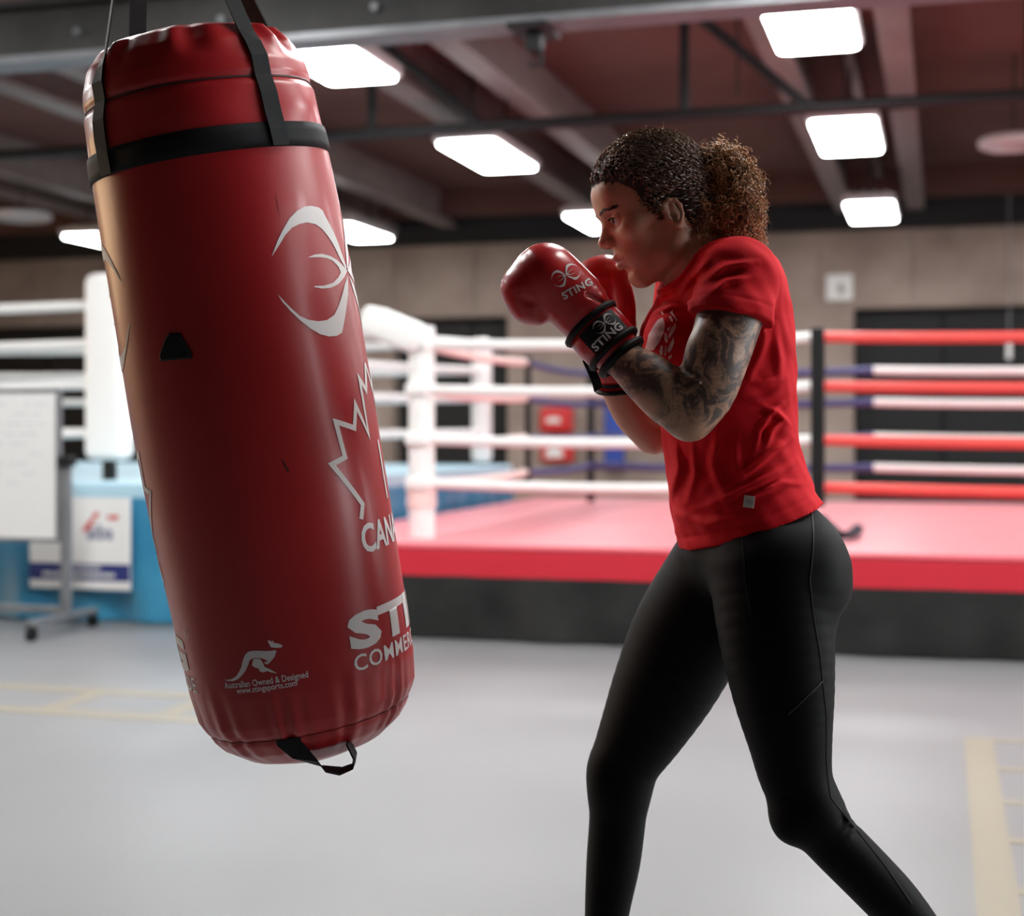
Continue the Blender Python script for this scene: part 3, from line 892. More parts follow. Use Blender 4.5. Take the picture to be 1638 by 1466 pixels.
# bottom handle
hp = [(-.5475, 0), (-.56, -.01)]
p0, p1 = bag_pt(-4, -.553, .001), bag_pt(30, -.575, .001)
dn = -BA
hpts = [bag_pt(-4, -.545, .002), p0, p0.lerp(p1, .22) + dn * .026, p0.lerp(p1, .5) + dn * .043, p0.lerp(p1, .8) + dn * .048, p0.lerp(p1, 1.02) + dn * .042, p0.lerp(p1, 1.08) + dn * .025, p1 + dn * 0.0]
mid = (p1 - p0).normalized()
wdir = [BX, BX, (BX - BA * .3), -BY + BX * .3, -BY, -BY, -BY, -BY]
odir = [-BY, -BY - BA * .2, -BX * .5 - BA, -BA, -BA, BX, BX, BX]
pp.append(MB().ribbon(hpts, wdir, .040, .003, odir).build('bottom_handle', M_web))
# lettering and emblem: shapes given in (degrees around the bag, metres along it)
MIR = 81.0
UP = [(29.3, 0.2201), (33.7, 0.2444), (37.4, 0.2607), (41.9, 0.2771), (47.0, 0.2883), (52.1, 0.2942), (56.7, 0.2949), (62.3, 0.2922), (65.5, 0.2873), (67.4, 0.2754), (71.9, 0.2554), (75.5, 0.2334), (78.2, 0.2114), (80.6, 0.1929), (79.4, 0.1889), (74.3, 0.2074), (70.0, 0.2296), (66.2, 0.2444), (61.8, 0.2574), (57.4, 0.2651), (51.7, 0.2686), (46.9, 0.2669), (42.2, 0.2619), (38.0, 0.2517), (33.7, 0.2356)]
MID = [(48.3, 0.2126), (52.9, 0.2163), (58.6, 0.2165), (64.9, 0.212), (70.6, 0.2048), (75.9, 0.1954), (80.8, 0.1872), (74.6, 0.1759), (67.3, 0.1655), (60.2, 0.1604), (53.8, 0.1607), (48.8, 0.1647), (49.3, 0.166), (55.7, 0.1651), (62.6, 0.1681), (68.4, 0.1764), (72.0, 0.1844), (70.5, 0.1946), (66.1, 0.2042), (61.8, 0.2087), (56.2, 0.2115)]
LOW = [(29.0, 0.1609), (31.1, 0.1502), (34.1, 0.1364), (37.8, 0.1222), (42.0, 0.1141), (47.4, 0.1095), (52.9, 0.1093), (58.9, 0.1161), (63.6, 0.1295), (68.3, 0.1452), (73.5, 0.163), (80.0, 0.1796), (75.6, 0.148), (69.3, 0.1192), (62.3, 0.0859), (57.7, 0.0819), (52.4, 0.0829), (47.3, 0.0885), (42.3, 0.0997), (37.9, 0.1142), (33.8, 0.1312), (30.5, 0.1487)]
KB = [(-29.6, -0.4311), (-27.8, -0.4325), (-24.9, -0.4317), (-22.6, -0.4287), (-20.1, -0.4212), (-18.3, -0.4125), (-16.9, -0.4026), (-15.2, -0.394), (-13.2, -0.3897), (-10.7, -0.3895), (-8.1, -0.3907), (-4.8, -0.3929), (-2.2, -0.3937), (-0.9, -0.3933), (-0.0, -0.3955), (-1.3, -0.4038), (-3.2, -0.4097), (-5.1, -0.4144), (-6.4, -0.4137), (-6.9, -0.4101), (-4.8, -0.4099), (-6.3, -0.4058), (-8.4, -0.4025), (-11.4, -0.4011), (-13.5, -0.4038), (-14.8, -0.4113), (-16.1, -0.4178), (-18.6, -0.4262), (-21.4, -0.4325), (-24.3, -0.4353), (-27.5, -0.4342)]
KL = [(-11.5, -0.4023), (-8.5, -0.4036), (-7.5, -0.4098), (-7.0, -0.418), (-4.9, -0.4225), (-1.8, -0.4313), (-4.3, -0.4286), (-6.1, -0.4254), (-8.3, -0.4266), (-9.8, -0.4237), (-9.9, -0.4196), (-11.8, -0.4165), (-13.0, -0.4126), (-12.2, -0.4066)]
KH = [(-3.2, -0.3779), (-2.4, -0.3755), (-1.8, -0.3792), (-0.7, -0.3781), (-0.6, -0.3816), (1.6, -0.384), (3.3, -0.3884), (2.5, -0.3913), (0.2, -0.3905), (-2.2, -0.388)]
LEAF = [(51.9, -0.2176), (54.4, -0.1948), (40.7, -0.1196), (48.6, -0.1132), (46.9, -0.0541), (58.0, -0.0705), (62.0, -0.0338), (69.0, -0.0868), (69.6, 0.0067), (75.0, -0.0144), (81.0, 0.03)]
RB = 0.2
def arc(L): return [(math.radians(t) * RB, h) for t, h in L]
def mirror(L): return [(2 * MIR - t, h) for t, h in L][::-1]
def bag_print(name, shapes, shift=0.0, m=None, off=.0009, cut=.006):
    bm = flat_bm(shapes, cut)
    for v in bm.verts: v.co = bag_pt(math.degrees(v.co.x / RB) + shift, v.co.y, off)
    me = bpy.data.meshes.new(name); bm.to_mesh(me); bm.free()
    o = link(name, me, m or M_print, None, True); pp.append(o); return o
def put(tm, th, h): 
    x0 = math.radians(th) * RB
    return ([(x0 + x, h + y) for x, y in tm[0]], tm[1])
W46 = math.radians(2 * (MIR - 35.0)) * RB
for sh in (0.0, -180.0):
    bag_print('emblem', [arc(UP), arc(MID), arc(LOW), arc(mirror(UP)), arc(mirror(MID)), arc(mirror(LOW))], sh)
    lf = stroke(arc(LEAF), .0088) + stroke(arc(mirror(LEAF)), .0088) + stroke(arc([(81, -.2), (81, -.1)]), .009)
    bag_print('leaf_outline', lf, sh)
    bag_print('lettering', [put(fit_text('CANADA', math.radians(2 * (MIR - 50)) * RB, .046, .028), 50, -.2725)], sh)
    st_ = sh if sh == 0 else -207.0
    bag_print('lettering', [put(fit_text('STING', W46 * 1.3 - .012, .056, .05, 1.05), 34.7, -.420)], st_)
    bag_print('lettering', [put(fit_text('COMMERCIAL GRADE', W46 * 1.3, .026, .012, 1.08), 35.4, -.457)], st_)
    reg = [arc([(156.0 + 2.1 * math.cos(a) * k, -.356 + .0075 * math.sin(a) * k) for a in [i * math.pi / 8 for i in range(16)]]) for k in (1,)]
    rl = stroke(reg[0] + reg[0][:1], .0013)
    bag_print('registered_mark', rl + [put(fit_text('R', .006, .008), 155.1, -.360)], st_)
bag_print('kangaroo_mark', [arc(KB), arc(KL), arc(KH)])
bag_print('lettering', [put(fit_text('Australian Owned & Designed', math.radians(42.3) * RB, .0105, .012), -29.8, -.4465)])
bag_print('lettering', [put(fit_text('www.stingsports.com', math.radians(30.5) * RB, .009, .012), -23.8, -.4565)])
bag_print('tape_patch', [arc([(37.0, .318), (54.4, .3188), (54.5, .2893), (37.1, .2881)])], 0, M_tape, .0006)
bag_print('scuff', [arc([(17.5, -.095), (18.2, -.097), (20.2, -.117), (19.4, -.118)])], 0, M_seam, .0006)
# rubber vent
vent = [(-29.7, .0879), (-29.9, .096), (-24.6, .1231), (-22.2, .1288), (-17.1, .126), (-13.0, .089), (-14.2, .0838)]
bm = bmesh.new()
vc_ = (sum(p[0] for p in vent) / 7, sum(p[1] for p in vent) / 7)
r0 = [bm.verts.new(bag_pt(t, h, -.002)) for t, h in vent]
r1 = [bm.verts.new(bag_pt(t, h, .004)) for t, h in vent]
r2 = [bm.verts.new(bag_pt(vc_[0] + (t - vc_[0]) * .86, vc_[1] + (h - vc_[1]) * .86, .007)) for t, h in vent]
for A, B in ((r0, r1), (r1, r2)):
    for k in range(7): bm.faces.new((A[k], A[(k + 1) % 7], B[(k + 1) % 7], B[k]))
bm.faces.new(r2)
me = bpy.data.meshes.new('vent'); bm.to_mesh(me); bm.free()
pp.append(link('vent', me, M_black))
settle(bag, pp)
# ================================================================== THE BOXER
DP = 2.53
def P(px, py, dy=0.0):
    """a joint of the boxer: traced side-view position, dy metres behind her mid plane"""
    Y = DP + dy
    return np.array([(px - CXP) / FPX * Y, Y, EYE - (py - HZN) / FPX * Y])
def rp(r, dy=0.0): return r / FPX * (DP + dy)
def CH(L): return [(P(x, y, d), rp(r, d)) for x, y, d, r in L]

# materials
def skin_mat():
    m = mat('skin', (0.36, 0.185, 0.115), 0.46, spec=0.45, sss=0.12)
    nt = m.node_tree; b = nt.nodes['Principled BSDF']
    tc = nt.nodes.new('ShaderNodeTexCoord')
    def noise(scale, detail, dist=0.0):
        n = nt.nodes.new('ShaderNodeTexNoise'); n.inputs['Scale'].default_value = scale; n.inputs['Detail'].default_value = detail; n.inputs['Distortion'].default_value = dist
        nt.links.new(tc.outputs['Object'], n.inputs['Vector']); return n
    def mix(fac, a, c, sock_a=None):
        x = nt.nodes.new('ShaderNodeMix'); x.data_type = 'RGBA'
        if isinstance(fac, float): x.inputs[0].default_value = fac
        else: nt.links.new(fac, x.inputs[0])
        if sock_a is not None: nt.links.new(sock_a, x.inputs[6])
        else: x.inputs[6].default_value = (*a, 1)
        x.inputs[7].default_value = (*c, 1)
        return x.outputs[2]
    base = mix(noise(40, 3).outputs['Fac'], (0.47, 0.255, 0.165), (0.55, 0.31, 0.205))
    at = nt.nodes.new('ShaderNodeAttribute'); at.attribute_name = 'lip'
    base = mix(at.outputs['Fac'], None, (0.40, 0.15, 0.12), base)
    at2 = nt.nodes.new('ShaderNodeAttribute'); at2.attribute_name = 'tattoo'
    n1 = noise(17, 5, 2.6); 
    r1 = nt.nodes.new('ShaderNodeValToRGB'); r1.color_ramp.elements[0].position = 0.42; r1.color_ramp.elements[1].position = 0.56
    nt.links.new(n1.outputs['Fac'], r1.inputs['Fac'])
    n2 = noise(52, 3, 4.0)
    r2 = nt.nodes.new('ShaderNodeValToRGB'); r2.color_ramp.elements[0].position = 0.40; r2.color_ramp.elements[1].position = 0.60
    nt.links.new(n2.outputs['Fac'], r2.inputs['Fac'])
    mm = nt.nodes.new('ShaderNodeMath'); mm.operation = 'MULTIPLY_ADD'; mm.inputs[1].default_value = 0.45
    nt.links.new(r2.outputs['Color'], mm.inputs[0]); nt.links.new(r1.outputs['Color'], mm.inputs[2])
    mc = nt.nodes.new('ShaderNodeMath'); mc.operation = 'MULTIPLY'; mc.use_clamp = True
    nt.links.new(mm.outputs[0], mc.inputs[0]); nt.links.new(at2.outputs['Fac'], mc.inputs[1])
    md = nt.nodes.new('ShaderNodeMath'); md.operation = 'MULTIPLY'; md.inputs[1].default_value = 0.86
    nt.links.new(mc.outputs[0], md.inputs[0])
    base = mix(md.outputs[0], None, (0.035, 0.032, 0.034), base)
    nt.links.new(base, b.inputs['Base Color'])
    n3 = noise(600, 2)
    bp = nt.nodes.new('ShaderNodeBump'); bp.inputs['Strength'].default_value = 0.12; bp.inputs['Distance'].default_value = 0.001
    nt.links.new(n3.outputs['Fac'], bp.inputs['Height']); nt.links.new(bp.outputs['Normal'], b.inputs['Normal'])
    return m
M_skin = skin_mat()
M_shirt = mat('red_jersey', (0.60, 0.008, 0.016), 0.8, spec=0.12, sheen=0.0, bump=(900, 0.15))
M_legg = mat('black_legging_knit', (0.0035, 0.0035, 0.004), 0.6, spec=0.10, sheen=0.0, bump=(1200, 0.1))
M_seam_k = mat('legging_seam', (0.02, 0.02, 0.021), 0.5)
M_hair_d = mat('dark_brown_hair', (0.016, 0.009, 0.006), 0.45, spec=0.4)
M_hair_w = mat('brown_hair_waves', (0.17, 0.096, 0.058), 0.28, spec=1.0)
M_hair_t = mat('golden_brown_curls', (0.46, 0.235, 0.095), 0.45, spec=0.5)
M_hair_m = mat('brown_curls', (0.15, 0.068, 0.03), 0.45, spec=0.5)
M_glove = mat('red_glove_leather', (0.52, 0.014, 0.018), 0.30, spec=0.5, coat=0.15, bump=(260, 0.06))
M_eye = mat('eye_white', (0.62, 0.58, 0.55), 0.2)
M_iris = mat('brown_iris', (0.03, 0.014, 0.008), 0.15)
M_logo_sil = mat('silver_print', (0.72, 0.68, 0.66), 0.4)
M_pink = mat('pink_white_print', (0.82, 0.50, 0.50), 0.6)
M_shoe = mat('black_shoe', (0.02, 0.02, 0.022), 0.5)
M_sole = mat('white_sole', (0.6, 0.6, 0.6), 0.6)

# ---- pose
near_arm = CH([(1182, 452, -.150, 56), (1168, 505, -.175, 53), (1150, 566, -.195, 50), (1128, 630, -.205, 46), (1103, 664, -.205, 37)])
near_fore = CH([(1103, 662, -.205, 38), (1072, 637, -.200, 45), (1038, 607, -.185, 42), (1006, 583, -.165, 33), (984, 566, -.150, 29)])
far_arm = CH([(1105, 455, .175, 52), (1085, 560, .185, 44), (1052, 690, .150, 34)])
far_fore = CH([(1045, 696, .150, 31), (1015, 662, .125, 33), (990, 625, .095, 27), (984, 600, .085, 26)])
near_leg = CH([(1238, 915, -.085, 104), (1242, 1010, -.110, 93), (1252, 1100, -.125, 82), (1263, 1180, -.135, 67.5), (1273, 1242, -.140, 58), (1294, 1296, -.145, 51)])
near_shin = CH([(1294, 1298, -.145, 50), (1338, 1350, -.145, 46), (1386, 1399, -.145, 45), (1436, 1452, -.145, 43), (1500, 1530, -.145, 34), (1546, 1592, -.145, 26)])
far_leg = CH([(1160, 925, .085, 96), (1105, 1010, .105, 92), (1066, 1090, .115, 83), (1031, 1160, .120, 69), (1003, 1215, .120, 56), (991, 1262, .120, 47)])
far_shin = CH([(991, 1262, .120, 47), (987, 1320, .125, 45), (981, 1380, .125, 43), (972, 1450, .125, 36.5), (964, 1530, .125, 30), (958, 1610, .125, 26)])
# torso: (traced y, front edge, back edge, half width in metres)
TOR = [(404, 1112, 1222, .085), (425, 1082, 1236, .115), (450, 1062, 1247, .140), (480, 1049, 1257, .148), (520, 1043, 1264, .150), (550, 1038, 1268, .148), (600, 1045, 1270, .140), (650, 1054, 1271, .132),
       (700, 1061, 1274, .130), (750, 1066, 1286, .136), (800, 1073, 1304, .150), (850, 1081, 1330, .165), (890, 1093, 1348, .172), (930, 1110, 1352, .172), (965, 1135, 1346, .165)]
YAW = math.radians(14)
def torso_f(y0, y1, grow=0.0, inset=0.0, rows=TOR):
    ys = np.array([r[0] for r in rows], float)
    zz = np.array([P(0, y)[2] for y in ys])[::-1]
    S = DP / FPX
    cx = np.array([((r[1] + r[2]) / 2 - CXP) * S for r in rows])[::-1]
    hw = np.array([(r[2] - r[1]) / 2 * S for r in rows])[::-1]
    bb = np.array([r[3] for r in rows])[::-1]
    aa = np.sqrt(np.maximum(hw ** 2 - (bb * math.sin(YAW)) ** 2, 0.0025)) / math.cos(YAW)
    zlo, zhi = P(0, y1)[2], P(0, y0)[2]
    zf = np.linspace(zz[0] - .05, zz[-1] + .05, 400)
    def sm(a):
        v = np.interp(zf, zz, a)
        kk = np.hanning(31); kk /= kk.sum()
        return np.convolve(np.pad(v, 15, 'edge'), kk, 'valid')
    fx, fa, fb = sm(cx), sm(aa) + grow, sm(bb) + grow
    c, s_ = math.cos(YAW), math.sin(YAW)
    def f(X, Y, Z):
        z = np.clip(Z, zlo, zhi)
        ox = np.interp(z, zf, fx).astype(np.float32); a = np.interp(z, zf, fa).astype(np.float32); b = np.interp(z, zf, fb).astype(np.float32)
        x, y = X - ox, Y - DP
        xr_, yr_ = x * c + y * s_, -x * s_ + y * c
        k0 = np.sqrt((xr_ / a) ** 2 + (yr_ / b) ** 2) + 1e-6
        k1 = np.sqrt((xr_ / a ** 2) ** 2 + (yr_ / b ** 2) ** 2) + 1e-6
        d = k0 * (k0 - 1) / k1
        dz = np.maximum(np.maximum(zlo - Z, Z - zhi), 0)
        return np.where(dz > 0, np.sqrt(np.maximum(d, 0) ** 2 + dz ** 2) + np.minimum(d, 0) * 0, d)
    return f
def torso_box(y0, y1):
    return (np.array([P(1000, 0)[0], DP - .26, P(0, y1)[2] - .03]), np.array([P(1400, 0)[0], DP + .26, P(0, y0)[2] + .03]))

# ---- head frame (metres; f forward, l to her left, u up)
HB, HPIT = math.radians(9), math.radians(25)
Fh = np.array([-math.cos(HB), -math.sin(HB), 0]); HL = np.array([math.sin(HB), -math.cos(HB), 0])
HF = Fh * math.cos(HPIT) - np.array([0, 0, 1]) * math.sin(HPIT)
HU = Fh * math.sin(HPIT) + np.array([0, 0, 1]) * math.cos(HPIT)
HE = P(1062, 346, 0.0)
HBAS = np.array([HF, HL, HU])
def hd(f, l, u): return HE + HF * f / 1000 + HL * l / 1000 + HU * u / 1000
def mm(*a): return [x / 1000 for x in a]

def head_prims(F):
    k = .016
    F.ell(hd(2, 0, 52), mm(95, 73, 84), 0, HBAS)
    F.ell(hd(22, 0, 30), mm(76, 68, 70), k, HBAS)                 # upper face
    F.ell(hd(48, 0, -22), mm(50, 54, 62), .02, HBAS)              # lower face
    F.ell(hd(66, 0, -30), mm(36, 40, 44), .016, HBAS)             # mouth block
    for s_ in (-1, 1):
        F.cone(hd(4, 57 * s_, -28), hd(30, 47 * s_, -62), .014, .015, .02)       # jaw angle
        F.cone(hd(30, 47 * s_, -62), hd(78, 14 * s_, -82), .015, .013, .02)
        F.ell(hd(68, 46 * s_, 6), mm(22, 20, 17), .018, HBAS)     # cheekbone
        F.cone(hd(60, 52 * s_, 8), hd(8, 66 * s_, 8), .010, .009, .014)
    F.ell(hd(84, 0, -74), mm(14, 20, 15), .014, HBAS)             # chin
    F.cone(hd(87, 34, 47), hd(93, 10, 45), .008, .009, .012)      # brow ridge
    F.cone(hd(87, -34, 47), hd(93, -10, 45), .008, .009, .012)
    F.ell(hd(78, 0, 70), mm(20, 44, 24), .02, HBAS)               # forehead
    for s_ in (-1, 1):
        F.ell(hd(94, 33 * s_, 27), mm(15, 17, 13), .010, HBAS, 'sub')   # eye sockets
    F.cone(hd(92, 0, 32), hd(112, 0, 3), .0072, .0085, .010)      # nose
    F.ell(hd(115, 0, 0), mm(8.5, 9, 8.5), .006, HBAS)
    for s_ in (-1, 1):
        F.ell(hd(105, 11 * s_, -5), mm(10, 6.5, 7.5), .005, HBAS)
        F.ell(hd(107, 6.5 * s_, -13), mm(5, 3.2, 5), .002, HBAS, 'sub')
    # lips
    for s_ in (-1, 1):
        F.cone(hd(104.5, 0, -29.5), hd(93, 23 * s_, -37), .0065, .003, .005)
        F.cone(hd(102, 0, -46), hd(92, 22 * s_, -39), .0075, .003, .005)
        F.cone(hd(110, 0, -38), hd(97, 25 * s_, -38.5), .0024, .0012, .002, op='sub')
    F.ell(hd(98, 0, -58), mm(6, 18, 5), .008, HBAS, 'sub')        # crease above the chin
    F.cone(hd(108, 0, -14), hd(108, 0, -24), .002, .003, .004, op='sub')
    # eyelids around eyeballs
    for s_ in (-1, 1):
        F.ell(hd(80, 32 * s_, 27), mm(13.6, 14.5, 13.0), .004, HBAS)
        F.ell(hd(93, 33 * s_, 26.5), mm(9, 10.5, 4.0), .0015, HBAS, 'sub')
        F.cone(hd(93, 20 * s_, 31.5), hd(86, 44 * s_, 31), .0028, .0022, .004)
    # ears
    for s_ in (-1, 1):
        T = np.array([HF * .94 + HL * s_ * -.0 + HU * -.2, HL * s_ * .9 + HF * -.35, HU * .96 + HF * -.2])
        T = np.array([t / np.linalg.norm(t) for t in T])
        F.ell(hd(6, 70 * s_, -3), mm(14.5, 5.5, 22), .005, T)
        for (a, b) in zip([(18, 7), (16, 16), (6, 20), (-5, 15.5), (-9, 3), (-6, -11), (1, -21)], [(16, 16), (6, 20), (-5, 15.5), (-9, 3), (-6, -11), (1, -21), (9, -25)]):
            ka = 75 + (4 if a[0] < 8 else 0); kb = 75 + (4 if b[0] < 8 else 0)
            F.cone(hd(a[0], ka * s_, a[1]), hd(b[0], kb * s_, b[1]), .0034, .0034, .003)
        F.ell(hd(4, 79 * s_, 2), mm(8, 6, 12), .003, T, 'sub')
        F.ell(hd(8, 78 * s_, -7), mm(5.5, 8, 6.5), .003, T, 'sub')
        F.cone(hd(15.5, 73 * s_, -3), hd(15.5, 73 * s_, -10), .0035, .0035, .004)
        F.ell(hd(6, 74 * s_, -24), mm(7, 4.2, 7), .004, T)

NECK = [(P(1078, 372, 0), .055), (P(1112, 412, .0), .054), (P(1142, 450, .0), .060)]
upper = Field(P(945, 745, -.34) - [.0, 0, 0], P(1290, 205, .0) + [0, .28, .04], .0022)
upper.lo  # grid spans head, arms and upper trunk
head_prims(upper)
upper.chain(NECK, .022)
upper.cone(hd(10, 0, -55), hd(50, 0, -72), .030, .020, .02)     # under the jaw
lo_, hi_ = torso_box(410, 700)
upper.do(torso_f(430, 700, -.011), lo_, hi_, .03)
for A in (near_arm, near_fore, far_arm, far_fore): upper.chain(A, .016, grow=(-.004 if A is far_arm else 0))
upper.cone(P(1135, 432, 0), near_arm[0][0], .05, .042, .03)
upper.cone(P(1125, 432, 0), far_arm[0][0], .05, .042, .03)
# arm modelling: biceps / elbow point / forearm muscle
upper.ell(P(1136, 575, -.215), [.036, .03, .055], .02)
upper.ell(P(1103, 676, -.208), [.024, .022, .022], .02)
upper.cone(P(1118, 606, -.24), P(1088, 590, -.21), .004, .004, .014, op='sub')
# fists inside the gloves
upper.cone(near_fore[-1][0], P(935, 505, -.135), .024, .034, .02)
upper.cone(far_fore[-1][0], P(980, 520, .075), .022, .030, .02)
V1, Q1 = upper.mesh(1)
del upper
llo = P(930, 1640, -.20) - [.02, .0, .02]; llo[2] = .04
lower = Field(llo, P(1580, 690, .12) + [.02, .2, .0], .006)
lo_, hi_ = torso_box(690, 965)
rowsL = [(770, 1088, 1278, .125), (800, 1090, 1290, .132), (850, 1094, 1324, .150), (890, 1094, 1347, .166), (930, 1112, 1351, .166), (965, 1140, 1344, .155)]
lower.do(torso_f(690, 790, -.016), lo_, hi_)
lower.do(torso_f(780, 945, -.020, rows=rowsL), lo_, hi_, .01)
for A in (near_leg, near_shin, far_leg, far_shin): lower.chain(A, .008, grow=-.009)
lower.cone(near_shin[-1][0], near_shin[-1][0] + np.array([-.06, 0, -.10]), .026, .026, .02)
lower.cone(far_shin[-1][0], far_shin[-1][0] + np.array([-.10, 0, -.05]), .028, .026, .02)
V2, Q2 = lower.mesh(1)
del lower
V = np.concatenate([V1, V2]); Q = np.concatenate([Q1, Q2 + len(V1)])
person = empty('person', 'boxer in red T-shirt and black leggings with curly ponytail, guard raised towards the bag', 'person', (P(1150, 900)[0], DP, 0))
pp = []
me = np_mesh('body', V, Q)
def seg_w(V, pts, k=1.25):
    w_ = np.zeros(len(V))
    for (a, ra), (b, rb) in zip(pts[:-1], pts[1:]):
        ab = b - a; t = np.clip(((V - a) @ ab) / (ab @ ab), 0, 1)
        d = np.linalg.norm(V - a - t[:, None] * ab, axis=1)
        w_ = np.maximum(w_, (d < (ra + t * (rb - ra)) * k + .004).astype(float))
    return w_
tat = np.maximum(seg_w(V, near_arm), seg_w(V, near_fore))
tat *= np.clip((DP - .02 - V[:, 1]) / .03, 0, 1)
for c, r in ((P(1100, 690, -.2), .030), (P(1045, 650, -.2), .022), (P(1110, 540, -.2), .018), (P(1030, 640, -.19), .02)):
    d = np.linalg.norm((V - c) * [1, .5, 1], axis=1)
    tat *= np.clip((d - r * .6) / (r * .9), .08, 1)
at = me.attributes.new('tattoo', 'FLOAT', 'POINT'); at.data.foreach_set('value', tat.astype(np.float32))
loc = (V - HE) @ HBAS.T * 1000
lip = (np.abs(loc[:, 1]) < 24) * np.clip(1.4 - np.abs(loc[:, 2] + 38) / (13 - np.abs(loc[:, 1]) * .32), 0, 1) * (loc[:, 0] > 88)
at = me.attributes.new('lip', 'FLOAT', 'POINT'); at.data.foreach_set('value', lip.astype(np.float32))
pp.append(link('body', me, M_skin, None, True))
# eyes
for s_ in (1, -1):
    c = hd(81.5, 32.5 * s_, 26.8)
    e = MB(); bmesh.ops.create_uvsphere(e.bm, u_segments=24, v_segments=16, radius=.0125, matrix=Matrix.Translation(c)); eo = e.build('eye', M_eye, None, True)
    g = Vector(HF * 1.0 + HL * .02 * s_ + HU * .06).normalized()
    e = MB(); bmesh.ops.create_uvsphere(e.bm, u_segments=16, v_segments=10, radius=.0072, matrix=Matrix.Translation(Vector(c) + g * .0072)); io = e.build('iris', M_iris, eo, True)
    pp.append(eo)
bvh_body = bvh_of(V1, Q1)
def on_surface(bvh, p, d, off=.0):
    h = bvh.ray_cast(Vector(p) - Vector(d) * .12, Vector(d), .25)
    return (h[0] + (h[1] if h[1].dot(Vector(d)) < 0 else -h[1]) * off) if h[0] is not None else None
# eyebrows and lashes: fine hairs
def tubes_mesh(name, strands, rads, m, n=3):
    vs, qs = [], []
    off = 0
    ang = [2 * math.pi * k / n for k in range(n)]
    ca = np.array([math.cos(a) for a in ang]); sa = np.array([math.sin(a) for a in ang])
    for S, r in zip(strands, rads):
        S = np.asarray(S); N = len(S)
        t = np.gradient(S, axis=0); t /= np.linalg.norm(t, axis=1)[:, None] + 1e-9
        ref = np.array([.3, .5, .81]); 
        a = np.cross(t, ref); a /= np.linalg.norm(a, axis=1)[:, None] + 1e-9
        b = np.cross(t, a)
        taper = np.clip(np.minimum(np.linspace(1.6, .35, N), 1.0), .2, 1)[:, None, None] * r
        ring = S[:, None, :] + taper * (a[:, None, :] * ca[None, :, None] + b[:, None, :] * sa[None, :, None])
        vs.append(ring.reshape(-1, 3))
        i = np.arange(N - 1)[:, None] * n; k = np.arange(n)[None, :]
        q = np.stack([i + k, i + (k + 1) % n, i + n + (k + 1) % n, i + n + k], -1).reshape(-1, 4) + off
        qs.append(q); off += N * n
    me = np_mesh(name, np.concatenate(vs), np.concatenate(qs))
    return link(name, me, m, None, True)
for s_ in (1, -1):
    st = []
    for i in range(110):
        t = rng.random(); l = 12 + 34 * t; u = 44 + 7 * math.sin(min(t, .75) / .75 * 2.2) - 3 * t + rng.normal() * 1.6
        p = hd(110, l * s_, u); q = on_surface(bvh_body, p, -HF + HL * s_ * -.25 * 0)
        if q is None: continue
        dv = Vector(HL * s_ * .9 + HU * (.35 - .6 * t) + HF * -.25 * 0).normalized() * .006
        q2 = on_surface(bvh_body, np.array(q + dv), -HF, .0004) or (q + dv)
        st.append([np.array(q), np.array(q.lerp(q2, .5)) + HF * .0006, np.array(q2) + HF * .0003])
    pp.append(tubes_mesh('eyebrow', st, [.00045] * len(st), M_hair_d))
    st = []
    for i in range(26):
        t = i / 25; l = 23 + 21 * t
        p = hd(93 - 6 * t, l * s_, 30.2 + 1.5 * math.sin(t * 3.1))
        st.append([p, p + HF * .004 - HU * .001, p + HF * .0065 + HU * .0015])
    pp.append(tubes_mesh('eyelashes', st, [.0004] * len(st), M_hair_d))

# ---- hair: scalp cap
HLINE = np.array([(96, 100), (78, 93), (59, 84), (42, 58), (42, 34), (34, 12), (27, 2), (22, 8), (20, 22), (6, 29), (-10, 22), (-15, 2), (-8, -34), (-17, -64), (-17, -140), (170, -140), (170, 100)], float)
def poly_sd(f, u):
    """signed distance (mm) to the bare-skin region: negative inside it"""
    d = np.full(f.shape, 1e9); inside = np.zeros(f.shape, bool)
    n = len(HLINE)
    for i in range(n):
        a, b = HLINE[i], HLINE[(i + 1) % n]; e = b - a
        t = np.clip(((f - a[0]) * e[0] + (u - a[1]) * e[1]) / (e @ e), 0, 1)
        d = np.minimum(d, np.hypot(f - a[0] - t * e[0], u - a[1] - t * e[1]))
        c = ((a[1] <= u) != (b[1] <= u)) & (f < (b[0] - a[0]) * (u - a[1]) / (b[1] - a[1] + 1e-12) + a[0])
        inside ^= c
    return np.where(inside, -d, d)
hair = Field(hd(0, 0, 40) - .15, hd(0, 0, 40) + .15, .0025)
hair.ell(hd(0, 0, 53), mm(97, 77, 88), 0, HBAS)
hair.ell(hd(-12, 0, 20), mm(76, 70, 72), .02, HBAS)
hair.cone(hd(-40, 0, -20), hd(-48, 0, -60), .048, .040, .03)
def hair_disp(X, Y, Z):
    x, y, z = X - HE[0], Y - HE[1], Z - HE[2]
    f = (x * HF[0] + y * HF[1] + z * HF[2]) * 1000; l = (x * HL[0] + y * HL[1] + z * HL[2]) * 1000; u = (x * HU[0] + y * HU[1] + z * HU[2]) * 1000
    sd = poly_sd(f, u)
    th = np.clip(sd / 14 + .25, -1.2, 1)
    wav = np.sin(f * .55 + 1.8 * np.sin(l * .22) + u * .1) * np.sin(l * .62 + 1.5 * np.sin(f * .2) + u * .35)
    return (-(th * .0045) + np.where(th < 0, .010 * -th, 0) - wav * .0016 * np.clip(th, 0, 1)).astype(np.float32)
hair.do(hair_disp, hair.lo, hair.lo + .32, op='disp')
VH, QH = hair.mesh(0)
del hair
pp.append(link('hair', np_mesh('hair', VH, QH), M_hair_d, None, True))
bvh_hair = bvh_of(VH, QH)
